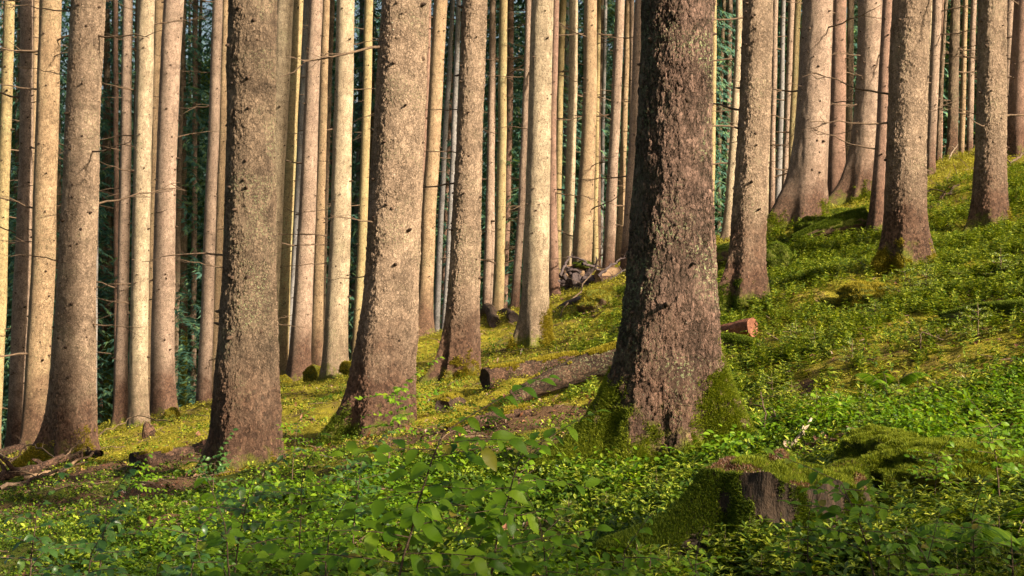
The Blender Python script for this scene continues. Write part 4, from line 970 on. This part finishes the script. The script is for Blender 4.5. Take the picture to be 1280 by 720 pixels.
def sapling(px, py, d, H, lean, nb, brL, leafL, mat, label, seed, group='young broadleaf saplings'):
    x = (px-640)/F*d; z = gz(x, d); r = empty('sapling', (x, d, z)); tag(r, label, 'sapling', group)
    if H is None: H = max(.15, CH-(py-360)/F*d - z)
    st, lf = sapling_data(seed, H, lean, nb, brL, leafL, mat)
    st.build('stem', M['twig'], r); lf.build('foliage', M[mat], r, smooth=True)
    return r
S = [
 (470,508,4.3,.20,.05,14,.50,.085,'beech','tallest arching sapling with large light leaves in the centre foreground'),
 (595,545,4.6,.14,.0,10,.40,.075,'beech','sapling leaning right whose leaves reach towards the mossy roots'),
 (1102,590,5.0,-.14,.0,9,.34,.065,'beech','dark stemmed sapling with fresh leaves in front of the mossy stump'),
 (30,620,5.6,.05,.0,8,.30,.055,'beech_dark','bluish leaved sapling in the bottom left corner'),
 (120,612,6.2,.05,.0,9,.30,.055,'beech_dark','bluish leaved sapling right of the bottom left corner'),
 (225,640,5.6,.08,.0,8,.28,.055,'beech_dark','low dark sapling left of the dark brown trunk foot'),
 (290,585,6.6,.10,.0,9,.34,.06,'beech_dark','leafy sapling directly before the foot of the dark brown trunk'),
 (372,588,6.2,.02,.0,9,.32,.06,'beech','sapling right of the dark brown trunk foot with mid green leaves'),
 (300,628,4.4,-.05,.0,7,.28,.065,'beech','sapling low in the left foreground with large soft leaves'),
 (95,668,4.6,.05,.0,7,.26,.05,'beech_dark','short bluish sapling at the bottom left'),
 (180,690,5.0,.05,.0,7,.24,.05,'beech_dark','short dark sapling at the bottom between the left saplings'),
 (440,560,7.6,.06,.0,8,.28,.05,'beech_dark','thin sapling left of the tallest arching sapling'),
 (485,472,10.5,.10,.0,7,.45,.055,'beech','sparse sapling growing before the foot of the thick leaning trunk'),
 (400,650,4.8,.03,.0,7,.26,.055,'beech','sapling at the bottom left of the tallest arching sapling'),
 (640,575,7.5,.05,.0,7,.25,.05,'beech','small sapling behind the tip of the tallest arching sapling'),
 (590,500,10.8,.12,.0,5,.32,.045,'beech','very thin sapling before the flat pale brown log'),
 (690,640,5.0,-.04,.0,8,.26,.055,'beech','leafy sapling in the bottom centre below the mossy roots'),
 (585,668,4.6,.03,.0,7,.24,.06,'beech','low sapling right under the tallest arching sapling'),
 (770,676,4.9,.03,.0,6,.24,.055,'beech','sapling at the bottom right of centre'),
 (505,690,4.7,.03,.0,6,.24,.06,'beech','low wide leaved sapling at the bottom centre left'),
 (1250,520,6.6,-.05,.0,8,.26,.05,'beech','sapling at the right edge beside the bare soil'),
 (1215,640,5.2,.0,.0,7,.24,.05,'beech','sapling near the right edge in front of the moss mounds'),
 (1168,560,6.9,.02,.0,5,.2,.045,'beech','small sapling behind the larger moss mound'),
 (1010,640,5.2,.0,.0,5,.22,.05,'beech','small sapling before the dark side of the stump'),
 (1160,690,4.8,.0,.0,7,.24,.055,'beech','low sapling at the bottom right'),
 (365,520,11.5,.05,.0,5,.22,.045,'beech','small sapling between the dark brown trunk and the thick leaning trunk'),
 (172,575,11.5,.03,.0,6,.24,.05,'beech','small sapling before the rotten log at the left'),
 (265,560,10,.03,.0,6,.26,.05,'beech_dark','small sapling touching the left foot of the dark brown trunk'),
 (870,690,4.9,.0,.0,4,.18,.045,'beech','tiny sapling left of the stump at the bottom'),
]
for i, (px, py, d, lx, ly, nb, bl, ll, m, lab) in enumerate(S):
    sapling(px, py, d, None, (lx*1.0, ly), nb+5, bl, ll, m, lab, 300+i)

def seedling_meshes(seed, H):
    rs_ = random.Random(seed); st = Geo(); nd = Geo()
    v, f = tube([(0, 0, -.02), (.004, 0, H*.5), (0, .003, H)], [.004, .003, .0012], 5); st.add(v, f)
    shoots = [((0, 0, H*.8), (0, 0, H*1.15))]
    nw = 4
    for w_ in range(nw):
        z = H*(.15+.8*w_/nw); L = H*.62*(1-.55*w_/nw)
        for b in range(6):
            a = rs_.uniform(0, 6.28); l = L*rs_.uniform(.7, 1.1); p = np.array([0, 0, z]); e = p + np.array([math.cos(a)*l, math.sin(a)*l, l*rs_.uniform(.05, .45)])
            shoots.append((p, e)); v, f = tube([p, (p+e)/2, e], [.002, .0015, .0008], 3); st.add(v, f)
            for s in (.45, .7):
                for sg in (-1, 1):
                    a2 = a + sg*.8; q0 = p + (e-p)*s; shoots.append((q0, q0 + np.array([math.cos(a2)*l*.35, math.sin(a2)*l*.35, l*.08])))
    for (a_, b_) in shoots:
        a_, b_ = np.array(a_), np.array(b_); L = np.linalg.norm(b_-a_); k = int(max(8, L/.0035)); d = (b_-a_)/L
        for i in range(k):
            p = a_ + d*L*(.1+.9*i/k); r = np.array([rs_.gauss(0, 1), rs_.gauss(0, 1), rs_.gauss(0, .6)+.2]); r -= d*np.dot(r, d); r /= np.linalg.norm(r)+1e-9
            tip = p + (r*.8 + d*.55)*.013; s_ = np.cross(d, r)*.0014
            nd.add([p-s_, p+s_, tip], [[0, 1, 2]])
    return st, nd
SD = []
for i in range(5):
    st, nd = seedling_meshes(i, .17); a = st.build('stem', M['twig']); b = nd.build('needles', M['seed'], smooth=False)
    SD.append((a.data, b.data)); bpy.data.objects.remove(a); bpy.data.objects.remove(b)
rs = random.Random(21)
def put_seedling(x, y, s, lab):
    k = rs.randrange(5); r = empty('spruce_seedling', (x, y, gz(x, y)+.01), rs.uniform(0, 6)); tag(r, lab, 'seedling', 'spruce seedlings on the forest floor')
    r.scale = (s, s, s*rs.uniform(.9, 1.2))
    for nm, me in zip(('stem', 'needles'), SD[k]):
        c = bpy.data.objects.new(nm, me); COL.objects.link(c); c.parent = r
ORD = ['leftmost', 'second', 'third', 'fourth', 'fifth', 'sixth', 'seventh', 'eighth', 'ninth', 'tenth', 'eleventh', 'twelfth']
zones = [(10, 850, 1010, 4.6, 5.6, 'feathery spruce seedling before the mossy stump', .9, 1.35),
         (12, 1010, 1275, 4.6, 5.8, 'feathery spruce seedling below the moss mounds', .9, 1.35),
         (8, 690, 850, 5.0, 6.5, 'spruce seedling at the bottom right of centre', .8, 1.2),
         (7, 880, 1000, 6.0, 6.7, 'small spruce seedling close against the stump', .7, 1.0),
         (8, 700, 900, 7.5, 9, 'small spruce seedling before the roots of the foreground trunk', .6, 1.0),
         (12, 980, 1275, 9, 12, 'spruce seedling on the slope behind the moss mounds', .9, 1.5),
         (10, 940, 1275, 12, 15.5, 'spruce seedling higher on the right slope', 1.2, 2.0),
         (8, 420, 690, 5.5, 8, 'small spruce seedling among centre foreground herbs', .6, 1.0)]
for (n, x0, x1, d0, d1, lab, s0, s1) in zones:
    for i in range(n):
        d = rs.uniform(d0, d1); px = x0 + (x1-x0)*(i+rs.uniform(.15, .85))/n
        put_seedling((px-640)/F*d, d, rs.uniform(s0, s1), lab + ', ' + ('leftmost' if i == 0 else 'rightmost' if i == n-1 else ORD[i] + ' from the left'))

def fern(px, d, H, nf, label, seed):
    rs_ = random.Random(seed); x = (px-640)/F*d; r = empty('fern', (x, d, gz(x, d))); tag(r, label, 'fern', 'ferns near the right edge')
    for k in range(nf):
        g = Geo(); a = rs_.uniform(0, 6.28); L = H*rs_.uniform(.8, 1.2); pts = []
        for t in np.linspace(0, 1, 16):
            pts.append((math.cos(a)*L*.8*t, math.sin(a)*L*.8*t, L*(1.25*t-.95*t*t)))
        pts = np.array(pts); v, f = tube(pts, np.linspace(.003, .0008, 16), 4); g.add(v, f, 1)
        for i in range(2, 32):
            t = i/32; p = np.array([np.interp(t*15, np.arange(16), pts[:, c]) for c in range(3)]); ll = L*.26*math.sin(math.pi*min(.97, t**.75))+.01
            for sg in (-1, 1):
                v, f = leafshape(ll, ll*.2+.006, 4, .2, .25); v = v @ rotm(a - math.pi/2 + sg*1.25, -.1, 0).T + p; g.add(v, f, 0)
        g.build('frond', [M['beech'], M['twig']], r)
fern(1258, 5.6, .50, 6, 'bright fern hanging by the right edge above the bottom corner', 1)
fern(1195, 9.6, .36, 5, 'small fern on the slope above the bare soil', 2)
fern(1110, 11.5, .40, 5, 'pale fern among seedlings on the right slope', 3)
